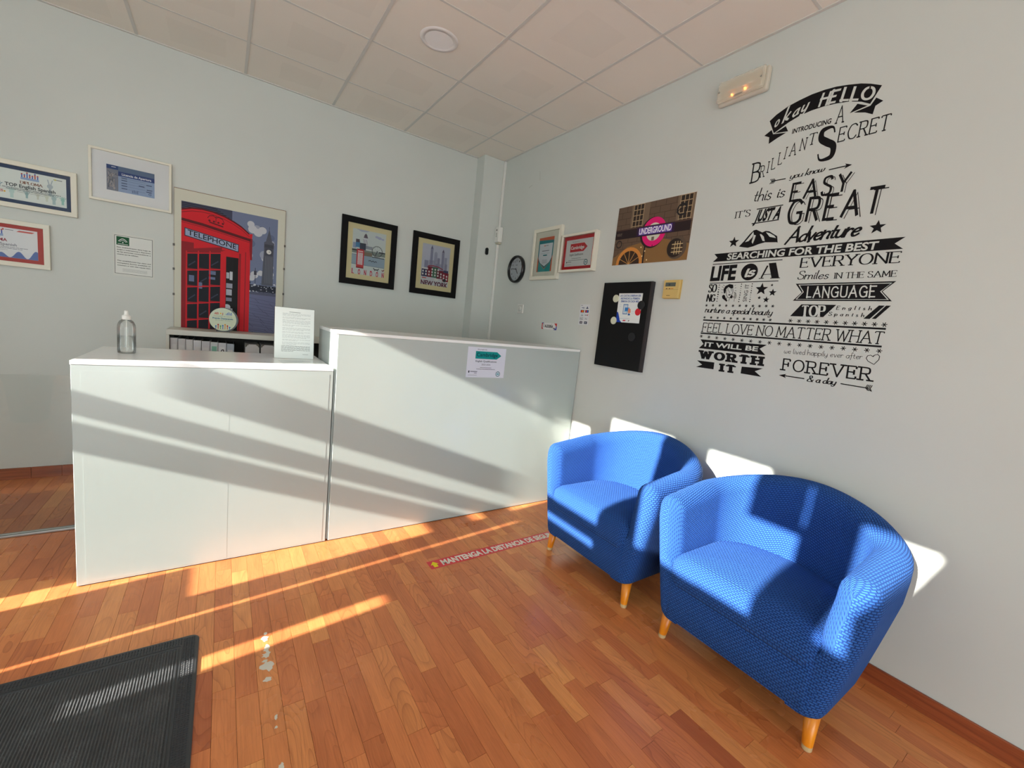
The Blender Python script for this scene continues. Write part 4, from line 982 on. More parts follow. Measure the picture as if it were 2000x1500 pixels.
for k in range(8): a.line([(.75, .575), (.75+.15*cos(k*pi/4), .575+.15*a.asp()*sin(k*pi/4))], .004, (130, 138, 146), 4)
a.line([(.75, .575), (.66, .43)], .012, (60, 66, 78), 6); a.line([(.75, .575), (.70, .44)], .01, (60, 66, 78), 6); a.disc(.75, .575, .018, (44, 48, 58), 7, 10)
for k in range(9): a.disc(.62+.042*k, .435, .018, (30, 34, 38), 6, 8)
a.line([(.5, .335), (.56, .35), (.6, .325), (.64, .35), (.68, .325), (.72, .345), (.76, .33)], .016, (58, 60, 66), 4)
a.rect(.14, .165, .36, .545, (196, 42, 54), 7); a.rect(.15, .545, .35, .57, (168, 30, 44), 7); a.rect(.175, .22, .325, .485, (214, 208, 210), 8); a.rect(.175, .505, .325, .53, (222, 190, 190), 8); a.rect(.14, .14, .36, .165, (130, 24, 34), 7)
for k in range(8): a.rect(.175, .245+.03*k, .325, .25+.03*k, (196, 90, 96), 9)
for k in range(3): a.rect(.21+.035*k, .22, .215+.035*k, .485, (196, 90, 96), 9)
a.line([(.66, .19), (.70, .155), (.8, .16), (.83, .19)], .022, (44, 44, 46), 4); a.line([(.70, .155), (.695, .12)], .012, (44, 44, 46), 4); a.line([(.8, .16), (.80, .12)], .012, (44, 44, 46), 4); a.line([(.92, .17), (.96, .15), (1.0, .19)], .02, (130, 50, 50), 4)
for k, ch in enumerate('LONDON'): a.tx(ch, 'fat', .02+.182*k, .09+.182*k, -.005, .115, (190, 44, 70), 5)
a.build('printed_picture', r)
r, n0 = framed('city_print', 'black framed NEW YORK print with a skyline over red houses', 'framed picture', BW, -.842, 1.555, -.360, 2.128, .051, .025, BLACKF, 'black framed city prints', True, CRM)
a = Art(BW, (-.742, 1.650, -.452, 2.034), n0+.0004)
a.rect(0, 0, 1, 1, (184, 188, 202), 0)
for x0_, x1_, y_, c in ((.1, .24, .60, 2), (.25, .52, .62, 1), (.29, .38, .9, 2), (.43, .54, .8, 1), (.55, .64, .70, 2), (.62, .78, .56, 1), (.70, .79, .86, 2), (.80, .90, .74, 1), (.84, .92, .58, 2), (.5, .6, .55, 2)):
    a.rect(x0_, .32, x1_, y_, ((0, 0, 0), (158, 160, 178), (138, 140, 162))[c], c)
    for k in range(3): a.rect(x0_+(x1_-x0_)*(k+.5)/3.4, .34, x0_+(x1_-x0_)*(k+.62)/3.4, y_-.02, (124, 126, 150), 3)
a.poly([(.29, .9), (.335, .99), (.38, .9)], (110, 106, 130), 3); a.poly([(.70, .86), (.745, .935), (.79, .86)], (104, 96, 118), 3); a.disc(.485, .8, .055, (158, 160, 178), 1, 14)
a.rect(.02, .20, .25, .38, (50, 52, 86), 4); a.rect(.22, .20, .40, .46, (122, 32, 50), 4); a.rect(.39, .20, .60, .46, (64, 104, 82), 4); a.rect(.56, .19, .80, .40, (110, 36, 52), 4); a.rect(.78, .14, 1.0, .36, (132, 36, 54), 4); a.rect(.8, .36, .98, .42, (56, 66, 96), 4); a.rect(.02, .38, .24, .42, (206, 206, 206), 4)
a.line([(.24, .475), (.42, .49), (.62, .475), (.78, .43)], .022, (150, 50, 60), 5)
for i in range(9):
    for j in range(3 if 2 < i < 6 else 2):
        x = .045+.108*i; y = .235+.072*j-(.055*max(0, i-5)/3); a.rect(x, y, x+.05, y+.045, (216, 214, 212), 6)
a.rect(.0, .0, 1, .19, (196, 200, 204), 3); a.disc(.56, .16, .08, (214, 214, 208), 5, 12, .03); a.line([(.05, .165), (.2, .165)], .02, (190, 60, 50), 5); a.disc(.86, .17, .06, (40, 44, 50), 7, 12, .04); a.rect(.83, .06, .84, .16, (40, 44, 50), 7); a.rect(.88, .06, .89, .16, (40, 44, 50), 7)
a.tx('NEW YORK', 'fat', .02, 1.0, -.01, .11, (96, 40, 60), 8)
a.build('printed_picture', r)

# column: sensor box, conduit, black reader
cd = empty('cable_duct', (-.01, -.175, 1.5), 'white cable duct running down the corner beside the column', 'cable duct')
box('duct_length', -.022, -.0005, -.178, -.157, 2.26, 2.94, PLAST, cd, .002, 1); box('duct_length', -.022, -.0005, -.178, -.157, .78, 2.14, PLAST, cd, .002, 1)
sb = empty('gas_detector', (-.03, -.2, 2.2), 'small white alarm unit on the cable duct beside the column', 'sensor')
box('housing', -.052, -.0005, -.232, -.158, 2.155, 2.305, PLAST, sb, .008, 3)
a = Art(Plane((-.052, 0, 0), (0, -1, 0), (0, 0, 1)), n0=.0006); a.disc(.195, 2.272, .009, (70, 68, 64), 0, 14, .009); a.rect(.187, 2.205, .203, 2.245, (196, 194, 186)); a.frame(.187, 2.205, .203, 2.245, .002, .002, (110, 108, 100), 1); a.build('front_marks', sb)
box('lower_cap', -.04, -.0005, -.222, -.166, 2.141, 2.1545, mat('cream plastic', (205, 200, 178), .5), sb, .004, 2)
br_ = empty('door_reader', (-.125, -.155, 2.055), 'small black oval reader on the column', 'sensor')
V = []; F = []
P = [(-.125+.0165*cos(q)*1.0, 2.055+(.0165*sin(q)+(.018 if sin(q) > 0 else -.018))) for q in [2*pi*k/32 for k in range(32)]]
for y_, s_ in ((-.1525, 1), (-.166, 1), (-.170, .8)): V += [(-.125+(p[0]+.125)*s_, y_, 2.055+(p[1]-2.055)*s_) for p in P]
F = [(i*32+k, i*32+(k+1) % 32, (i+1)*32+(k+1) % 32, (i+1)*32+k) for i in range(2) for k in range(32)]+[tuple(64+k for k in range(32))]
mesh_obj('reader_body', V, F, mat('glossy black plastic', (14, 14, 16), .15), br_)

# ================================================================= ON THE SIDE WALL
# clock
ck = empty('wall_clock', (0, -.56, 1.875), 'round black rimmed wall clock with a white face', 'clock')
v, f = lathe([(.126, .001), (.128, .02), (.124, .034), (.115, .036), (.108, .03), (.106, .012)], 48, (0, -.56, 1.875), '-x'); mesh_obj('case', v, f[:-1], mat('black clock plastic', (18, 18, 20), .3), ck, True)
v, f = lathe([(.1075, .0125), (.1075, .014)], 48, (0, -.56, 1.875), '-x'); mesh_obj('face', v, f, mat('white dial', (214, 218, 224), .5), ck)
CK = Plane((-.0142, -.56, 1.875), (0, -1, 0), (0, 0, 1)); a = Art(CK, n0=.0003)
for k in range(12):
    an = k*pi/6; x, y = .082*sin(an), .082*cos(an); t_ = str(k or 12); w = .008*len(t_); a.tx(t_, 'sans', x-w, x+w, y-.008, .016, (90, 92, 100))
for k in range(60):
    an = k*pi/30; a.line([(.099*sin(an), .099*cos(an)), (.104*sin(an), .104*cos(an))], .0012, (70, 72, 80))
a.rect(-.016, .036, .016, .041, (120, 122, 130)); a.build('numerals', ck)
for nm, an, ln, w in (('hour_hand', 4.75*pi/6, .055, .008), ('minute_hand', 46*pi/30, .082, .005), ('second_hand', 46.5*pi/30, .03, .0015)):
    a = Art(CK, n0=.004+.002*len(nm)/11); a.line([(-.012*sin(an), -.012*cos(an)), (ln*sin(an), ln*cos(an))], w, (20, 22, 26)); a.build(nm, ck)
v, f = lathe([(.106, .028), (.1065, .029)], 48, (0, -.56, 1.875), '-x'); mesh_obj('clock_glass', v, f[-1:], PANE, ck)

r, n0 = framed('framed_certificate', 'white framed tall certificate with a teal and orange shield, beside the clock', 'framed certificate', RW, .806, 1.765, 1.186, 2.202, .03, .03, WHITEF, 'white framed certificates on the side wall')
a = Art(RW, (.881, 1.834, 1.085, 2.124), n0+.0004)
a.rect(0, 0, 1, 1, (216, 104, 66), 0); a.poly([(0, .93), (1, .9), (1, .45), (.5, .35), (0, .6)], (30, 138, 142), 1); a.poly([(.08, .0), (.08, .3), (.5, .08), (.92, .3), (.92, 0)], (58, 160, 160), 1); a.poly([(0, .5), (.08, .3), (.5, .1), (.92, .3), (1, .5), (1, .9), (0, .9)], (20, 128, 136), 2)
a.poly([(.06, .40), (.18, .27), (.5, .155), (.82, .27), (.94, .40), (.94, .82), (.06, .82)], (222, 226, 230), 3)
a.rect(.38, .74, .46, .77, (220, 90, 60), 4); a.rect(.48, .75, .66, .765, (120, 124, 130), 4); a.rect(.26, .6, .74, .616, (70, 76, 84), 4); dash(a, .2, .8, .53, .006, (150, 154, 160), 4, rr); a.rect(.36, .46, .62, .495, (20, 120, 126), 4)
for k in range(4): dash(a, .33, .67, .34-.03*k, .008, (140, 144, 150), 4, rr)
a.build('printed_certificate', r)
r, n0 = framed('framed_certificate', 'white framed certificate with a red border and red Cambridge arrow', 'framed certificate', RW, 1.215, 1.812, 1.607, 2.108, .018, .042, WHITEF, 'white framed certificates on the side wall', True, mat('red card', (196, 34, 44), .6))
a = Art(RW, (1.234, 1.831, 1.588, 2.089), n0+.0004)
a.rect(0, 0, 1, 1, (198, 32, 42), 0); a.rect(.075, .1, .925, .9, (226, 228, 226), 1); a.poly([(.22, .53), (.66, .53), (.77, .655), (.66, .78), (.22, .78)], (200, 38, 46), 2)
a.tx('Cambridge', 'sansb', .24, .67, .61, .095, (240, 240, 238), 3); a.tx('We prepare for', 'sans', .26, .5, .82, .032, (110, 110, 112), 3); a.tx('English Qualifications', 'sansm', .22, .66, .42, .06, (70, 72, 76), 3)
dash(a, .3, .6, .33, .012, (100, 100, 104), 3, rr); dash(a, .2, .75, .275, .012, (100, 100, 104), 3, rr); a.ring(.77, .2, .045, .062, (20, 96, 104), 3); a.rect(.74, .18, .8, .22, (120, 160, 165), 3); a.rect(.13, .21, .16, .25, (60, 60, 64), 3); a.rect(.17, .225, .3, .24, (110, 110, 114), 3); dash(a, .13, .3, .15, .01, (150, 150, 152), 3, rr)
a.build('printed_certificate', r)

# underground picture
r = empty('underground_poster', RW(2.07, 2.04), 'unframed photo print of a glowing pink UNDERGROUND station sign', 'poster')
slab('print_board', RW, 1.768, 2.376, 1.840, 2.240, .0005, .004, mat('poster edge white', (214, 212, 205), .6), r)
a = Art(RW, (1.770, 1.842, 2.372, 2.236), .0046)
a.rect(0, 0, 1, 1, (104, 84, 68), 0)
for k in range(9):
    y = .06+.105*k; a.line([(0, y), (1, y+.0)], .007, (72, 56, 46), 1)
    for j in range(8): x = (.13*j+.065*(k % 2)); a.rect(x, y, x+.006, min(1, y+.1), (76, 60, 50), 1)
a.poly([(0, 0), (1, 0), (1, .25), (.6, .4), (.2, .3), (0, .12)], (140, 104, 62), 1) 
for x in (.23, .83):
    a.rect(x-.03, .62, x+.22 if x < .5 else 1, 1, (122, 102, 82), 2); x1_ = min(x+.14, .985); a.rect(x, .62, x1_, 1, (52, 42, 36), 3)
    for k in range(4): xx = x+(x1_-x)*k/3; a.rect(xx-.004, .62, xx+.004, 1, (176, 150, 116), 4)
    for k in range(5): a.rect(x, .63+.09*k, x1_, .642+.09*k, (176, 150, 116), 4)
a.disc(.25, .0, .19, (214, 140, 66), 2, 24); a.disc(.25, 0, .15, (58, 42, 32), 3, 24)
for k in range(5): a.line([(.25, 0), (.25+.15*cos(.5+k*.55), .15*a.asp()*sin(.5+k*.55))], .008, (206, 150, 84), 4)
a.poly([(0, -.3), (1, -.3), (1, 0), (0, 0)], (104, 84, 68), 5) if False else None
a.disc(.86, .20, .115, (96, 80, 66), 3, 24); a.disc(.84, .20, .095, (46, 36, 32), 4, 24); a.disc(.865, .20, .07, (70, 54, 42), 5, 24)
for k in range(3): a.rect(.835+.03*k, .1, .841+.03*k, .30, (216, 190, 140), 6)
for k in range(3): a.rect(.80, .13+.06*k, .93, .142+.06*k, (216, 190, 140), 6)
a.ring(.86, .78, .045, .062, (34, 30, 32), 5); a.line([(.80, .74), (.92, .9)], .012, (34, 30, 32), 5); a.ring(.07, .36, .03, .045, (50, 44, 42), 3)
a.disc(.53, .49, .165, (44, 30, 34), 6, 36); a.disc(.545, .50, .155, (232, 30, 118), 7, 40); a.disc(.545, .50, .095, (216, 214, 196), 8, 32)
a.line([(.0, .53), (.985, .53)], .165, (44, 32, 34), 9); a.line([(.0, .602), (.985, .602)], .014, (84, 60, 54), 10); a.line([(.31, .53), (.80, .53)], .15, (50, 30, 60), 11); a.line([(.34, .53), (.77, .53)], .12, (96, 66, 158), 12)
a.tx('UNDERGROUND', 'sansb', .345, .765, .485, .095, (244, 238, 250), 13); a.tx('WAY', 'sansm', .02, .1, .5, .05, (120, 106, 96), 11)
a.rect(.525, .36, .56, .42, (120, 108, 96), 11); a.rect(.543, .26, .553, .29, (80, 20, 50), 11)
for x, y in ((.43, .12), (.46, .2), (.40, .27), (.5, .05)): a.disc(x, y, .008, (250, 226, 170), 6, 10)
a.line([(.45, .0), (.45, .32)], .02, (36, 28, 28), 5)
a.build('printed_picture', r)

# black magnetic board
r = empty('magnetic_board', RW(1.955, 1.42), 'black metal magnetic board with a fees notice and round magnets', 'notice board')
BB = mat('black steel board', (9, 9, 11), .45, spec=.25)
slab('board', RW, 1.744, 2.155, 1.124, 1.717, .001, .028, BB, r)
k_ = mat('board return edge', (44, 38, 40), .5); slab('edge_strip', RW, 2.1552, 2.169, 1.124, 1.717, .001, .0285, k_, r)
r2 = empty('fees_notice', RW(2.0, 1.54, .03), 'white fees notice with a phone drawing held on the black board', 'notice')
FN = Plane(RW(1.901, 1.443, .0285), (0, -1, -.0), (.0, .012, 1)); slab('paper_sheet', FN, 0, .204, 0, .198, 0, .0008, mat('bright paper', (232, 238, 236), .7), r2)
a = Art(FN, None, .0012)
for k, t_ in enumerate(('LAS CUOTAS DEBERAN SER', 'ABONADAS LA PRIMERA', 'SEMANA DE CADA MES')): a.tx(t_, 'sansb', .012+.006*k, .192-.006*k, .176-.019*k, .0125, (78, 104, 170))
a.rect(.052, .056, .094, .124, (62, 120, 176)); a.rect(.056, .061, .090, .119, (206, 218, 228), 2); a.rect(.068, .078, .108, .102, (54, 130, 200), 3); a.rect(.064, .074, .098, .079, (120, 190, 220), 3); a.poly([(.098, .1), (.118, .092), (.122, .07), (.104, .062), (.096, .074)], (230, 150, 116), 4); a.rect(.1, .05, .118, .062, (50, 96, 160), 4)
for x, y in ((.02, .12), (.03, .12), (.02, .108), (.03, .108), (.135, .075), (.146, .075), (.135, .063), (.146, .063)): a.disc(x, y, .0018, (120, 150, 200), 1, 6)
a.poly([(0, .05), (.0, 0), (.052, 0), (.035, .012), (.02, .05), (.01, .07), (0, .07)], (24, 64, 168), 2); a.disc(.182, .075, .024, (214, 44, 56), 1, 18); a.rect(.03, .026, .12, .028, (170, 180, 200), 1); a.poly([(.058, .01), (.064, .018), (.088, .018), (.082, .01)], (216, 60, 80), 2); a.poly([(.106, .009), (.113, .018), (.12, .018), (.113, .009)], (90, 40, 60), 2)
a.build('printed_notice', r2)
def magnet(u, v, rad, rgb, lb, n=.0295):
    o = empty('magnet', RW(u, v, n), lb, 'magnet', 'round magnets on the black board')
    vv, ff = lathe([(rad, 0), (rad, .004), (rad*.92, .006)], 28, (-n, -u, v), '-x'); mesh_obj('disc', vv, ff, mat('magnet %d' % rgb[0], rgb, .45), o)
magnet(1.876, 1.605, .0262, (214, 216, 190), 'round cream magnet at the top left corner of the fees notice', .0296)
magnet(1.882, 1.452, .0262, (214, 216, 190), 'round cream magnet at the bottom left corner of the fees notice', .0300)
magnet(2.104, 1.563, .029, (18, 20, 24), 'round black magnet on the right edge of the fees notice', .0296)
magnet(2.062, 1.350, .029, (20, 22, 26), 'round black magnet below the fees notice on the bare board', .0284)
# thermostat
r = empty('thermostat', RW(2.308, 1.665), 'cream wall thermostat with a grey display', 'thermostat')
CT = mat('yellowed cream plastic', (214, 184, 112), .45); slab('back_plate', RW, 2.250, 2.366, 1.608, 1.724, .0005, .006, CT, r)
box('case', -.026, -.0062, -2.363, -2.252, 1.610, 1.722, CT, r, .003, 2)
a = Art(Plane((-.026, 0, 0), (0, -1, 0), (0, 0, 1)), n0=.0004); a.rect(2.265, 1.682, 2.338, 1.706, (92, 98, 90)); a.rect(2.288, 1.688, 2.30, 1.698, (66, 70, 66), 1); a.rect(2.272, 1.666, 2.284, 1.671, (110, 72, 50)); a.rect(2.292, 1.666, 2.304, 1.671, (110, 72, 50)); a.rect(2.307, 1.666, 2.326, 1.671, (206, 130, 40)); a.rect(2.282, 1.625, 2.308, 1.628, (96, 80, 56)); a.rect(2.2535, 1.662, 2.362, 1.6632, (170, 138, 84)); a.build('display_and_marks', r)
# small stickers
def sticker(name, lb, cat, u0, v0, u1, v1, c):
    r = empty(name, RW((u0+u1)/2, (v0+v1)/2), lb, cat); slab('backing', RW, u0, u1, v0, v1, .0004, .001, mat('sticker %d%d' % (c[0], c[2]), c, .5), r); return r, Art(RW, (u0, v0, u1, v1), .0014)
r, a = sticker('payment_sticker', 'tall sticker listing the accepted payment cards', 'sticker', 1.491, 1.406, 1.600, 1.563, (218, 222, 224))
a.tx('VISA', 'sansb', .16, .46, .80, .055, (30, 50, 120), 0); a.rect(.62, .79, .84, .83, (40, 50, 80), 0); a.disc(.73, .86, .05, (60, 80, 120), 0, 10); a.rect(.08, .93, .24, .95, (90, 90, 96), 0)
a.rect(.1, .60, .44, .72, (24, 20, 24), 0); a.disc(.21, .66, .07, (226, 40, 40), 1, 12); a.disc(.32, .66, .07, (240, 150, 40), 2, 12); a.rect(.56, .60, .9, .72, (24, 20, 40), 0); a.disc(.67, .66, .07, (220, 40, 50), 1, 12); a.disc(.78, .66, .07, (50, 110, 200), 2, 12)
a.rect(.2, .50, .36, .53, (150, 190, 200), 0); a.rect(.18, .44, .4, .47, (120, 130, 140), 0); a.rect(.56, .46, .88, .49, (110, 110, 120), 0); a.rect(.84, .44, .88, .54, (200, 50, 50), 0)
a.frame(.1, .24, .42, .36, .02, .012, (90, 90, 96), 0); a.tx('Pay', 'sansb', .16, .36, .28, .04, (60, 60, 64), 1); a.frame(.56, .24, .88, .36, .02, .012, (190, 192, 196), 0); a.tx('Pay', 'sansb', .64, .84, .28, .04, (90, 90, 94), 1); a.rect(.12, .05, .4, .17, (90, 84, 96), 0); a.rect(.58, .05, .88, .17, (44, 50, 70), 0); a.rect(.2, .09, .34, .13, (190, 186, 190), 1); a.rect(.64, .09, .8, .13, (170, 175, 190), 1)
a.build('printed_logos', r)
r, a = sticker('joy_sticker', 'small oblong sticker reading ALEGRIA with red and blue corners', 'sticker', 1.031, 1.343, 1.235, 1.398, (226, 224, 222))
a.poly([(0, 0), (.14, 0), (.06, .25), (.06, .75), (.1, 1), (0, 1)], (196, 56, 56), 0); a.poly([(1, 1), (.82, 1), (.94, .7), (.94, .25), (.8, 0), (1, 0)], (60, 70, 160), 0); a.poly([(.82, 1), (1, 1), (1, .5), (.94, .6)], (206, 60, 56), 1); a.rect(0, .9, .14, 1, (50, 60, 140), 1)
a.tx('ALEGRIA', 'sansb', .2, .76, .3, .4, (30, 30, 36), 2); a.line([(.64, .78), (.67, .88)], .02, (30, 30, 36), 2); a.rect(.78, .15, .9, .3, (90, 90, 100), 2)
for y in (.3, .5, .7): a.rect(.09, y, .16, y+.08, (120, 120, 130), 2)
a.build('printed_face', r)
r = empty('wall_switch', RW(.682, 1.507), 'small white dimmer switch under the clock', 'switch'); box('plate', -.009, -.0004, -.728, -.638, 1.466, 1.548, PLAST, r, .003, 2)
v, f = lathe([(.022, .0092), (.0215, .016), (.018, .018)], 20, (0, -.683, 1.507), '-x'); mesh_obj('rotary_knob', v, f, mat('grey white plastic', (205, 205, 198), .4), r, True)
box('frame_rim', -.0105, -.0091, -.722, -.644, 1.472, 1.542, mat('grey white plastic', (205, 205, 198), .4), r, .0005, 1)

# emergency light
r = empty('emergency_light', RW(2.57, 2.72), 'oblong emergency light with two orange lamps high on the side wall', 'emergency light')
HX = mat('aged white casing', (206, 200, 184), .5)
box('casing', -.03, -.0005, -2.700, -2.434, 2.668, 2.790, HX, r, .012, 3)
box('reflector', -.034, -.0302, -2.672, -2.462, 2.688, 2.772, mat('reflector white', (218, 208, 186), .3), r, .002, 1)
box('lens_cover', -.062, -.0345, -2.694, -2.440, 2.674, 2.784, mat('clear ribbed lens', (236, 228, 208), .18, Alpha=.34, spec=.8), r, .012, 3)
box('tube_lamp', -.05, -.040, -2.655, -2.475, 2.722, 2.731, mat('glass tube', (224, 218, 204), .15), r, .003, 2)
for y, z, s in ((-2.517, 2.704, .0045), (-2.587, 2.711, .0055)):
    v, f = lathe([(s, .0), (s, .005), (s*.6, .009)], 12, (-.0345, y, z), '-x'); o = mesh_obj('indicator_lamp', v, f, mat('glowing orange lamp', (255, 130, 30), .3, Emission_Strength=9.0), r, True)
b_ = MATS['glowing orange lamp'].node_tree.nodes['Principled BSDF']; b_.inputs['Emission Color'].default_value = (1, .30, .04, 1)
a = Art(Plane((-.0345, 0, 0), (0, -1, 0), (0, 0, 1)), n0=.001); a.rect(2.53, 2.694, 2.575, 2.702, (90, 84, 76)); a.rect(2.53, 2.690, 2.57, 2.692, (120, 112, 100)); a.build('type_label', r)
for y in (2.455, 2.680): slab('cover_screw', RW, y-.004, y+.004, 2.722, 2.73, .0625, .065, METAL, r)

# downlight
r = empty('ceiling_downlight', (LX, LY, H), 'round recessed ceiling lamp, switched off', 'ceiling light')
v, f = lathe([(.083, 0.0015), (.083, -.004), (.108, -.0035), (.112, .0015)], 48, (LX, LY, H)); mesh_obj('ring', v, [q for q in f[:-2]], mat('pale lamp ring', (236, 232, 228), .6), r, True)
v, f = lathe([(.0825, -.003), (.0825, .0)], 48, (LX, LY, H)); mesh_obj('diffuser', v, f, mat('opal diffuser', (252, 250, 248), .7), r)

# certificate sheet on the tall counter
r = empty('certificate_sheet', DK(-.84, 1.08), 'white sheet with a teal Cambridge arrow stuck on the tall counter', 'notice')
slab('paper_sheet', DK, -.990, -.694, .976, 1.178, .0006, .0014, mat('lilac white paper', (214, 218, 230), .35), r)
a = Art(DK, (-.990, .976, -.694, 1.178), .0018)
a.poly([(.2, .62), (.76, .62), (.88, .745), (.76, .87), (.2, .87)], (0, 140, 138), 0); a.tx('Cambridge', 'sansm', .23, .78, .70, .115, (10, 40, 60), 1); a.tx('We prepare for', 'sansm', .24, .49, .91, .035, (50, 52, 66), 1); a.tx('English Qualifications', 'sansm', .215, .765, .515, .055, (30, 32, 44), 1); a.tx('2025-2026', 'sans', .375, .605, .41, .05, (70, 72, 82), 1)
dash(a, .34, .64, .325, .014, (80, 82, 96), 1, rr); dash(a, .25, .74, .272, .014, (80, 82, 96), 1, rr); a.ring(.83, .13, .046, .06, (0, 110, 120), 1); a.rect(.8, .1, .86, .16, (110, 170, 180), 1); a.poly([(.05, .22), (.085, .22), (.08, .16), (.066, .14), (.052, .16)], (40, 42, 56), 1); a.rect(.1, .185, .28, .205, (90, 92, 104), 1); a.rect(.2, .14, .27, .155, (90, 92, 104), 1); dash(a, .05, .27, .07, .012, (130, 132, 144), 1, rr)
a.build('printed_certificate', r)

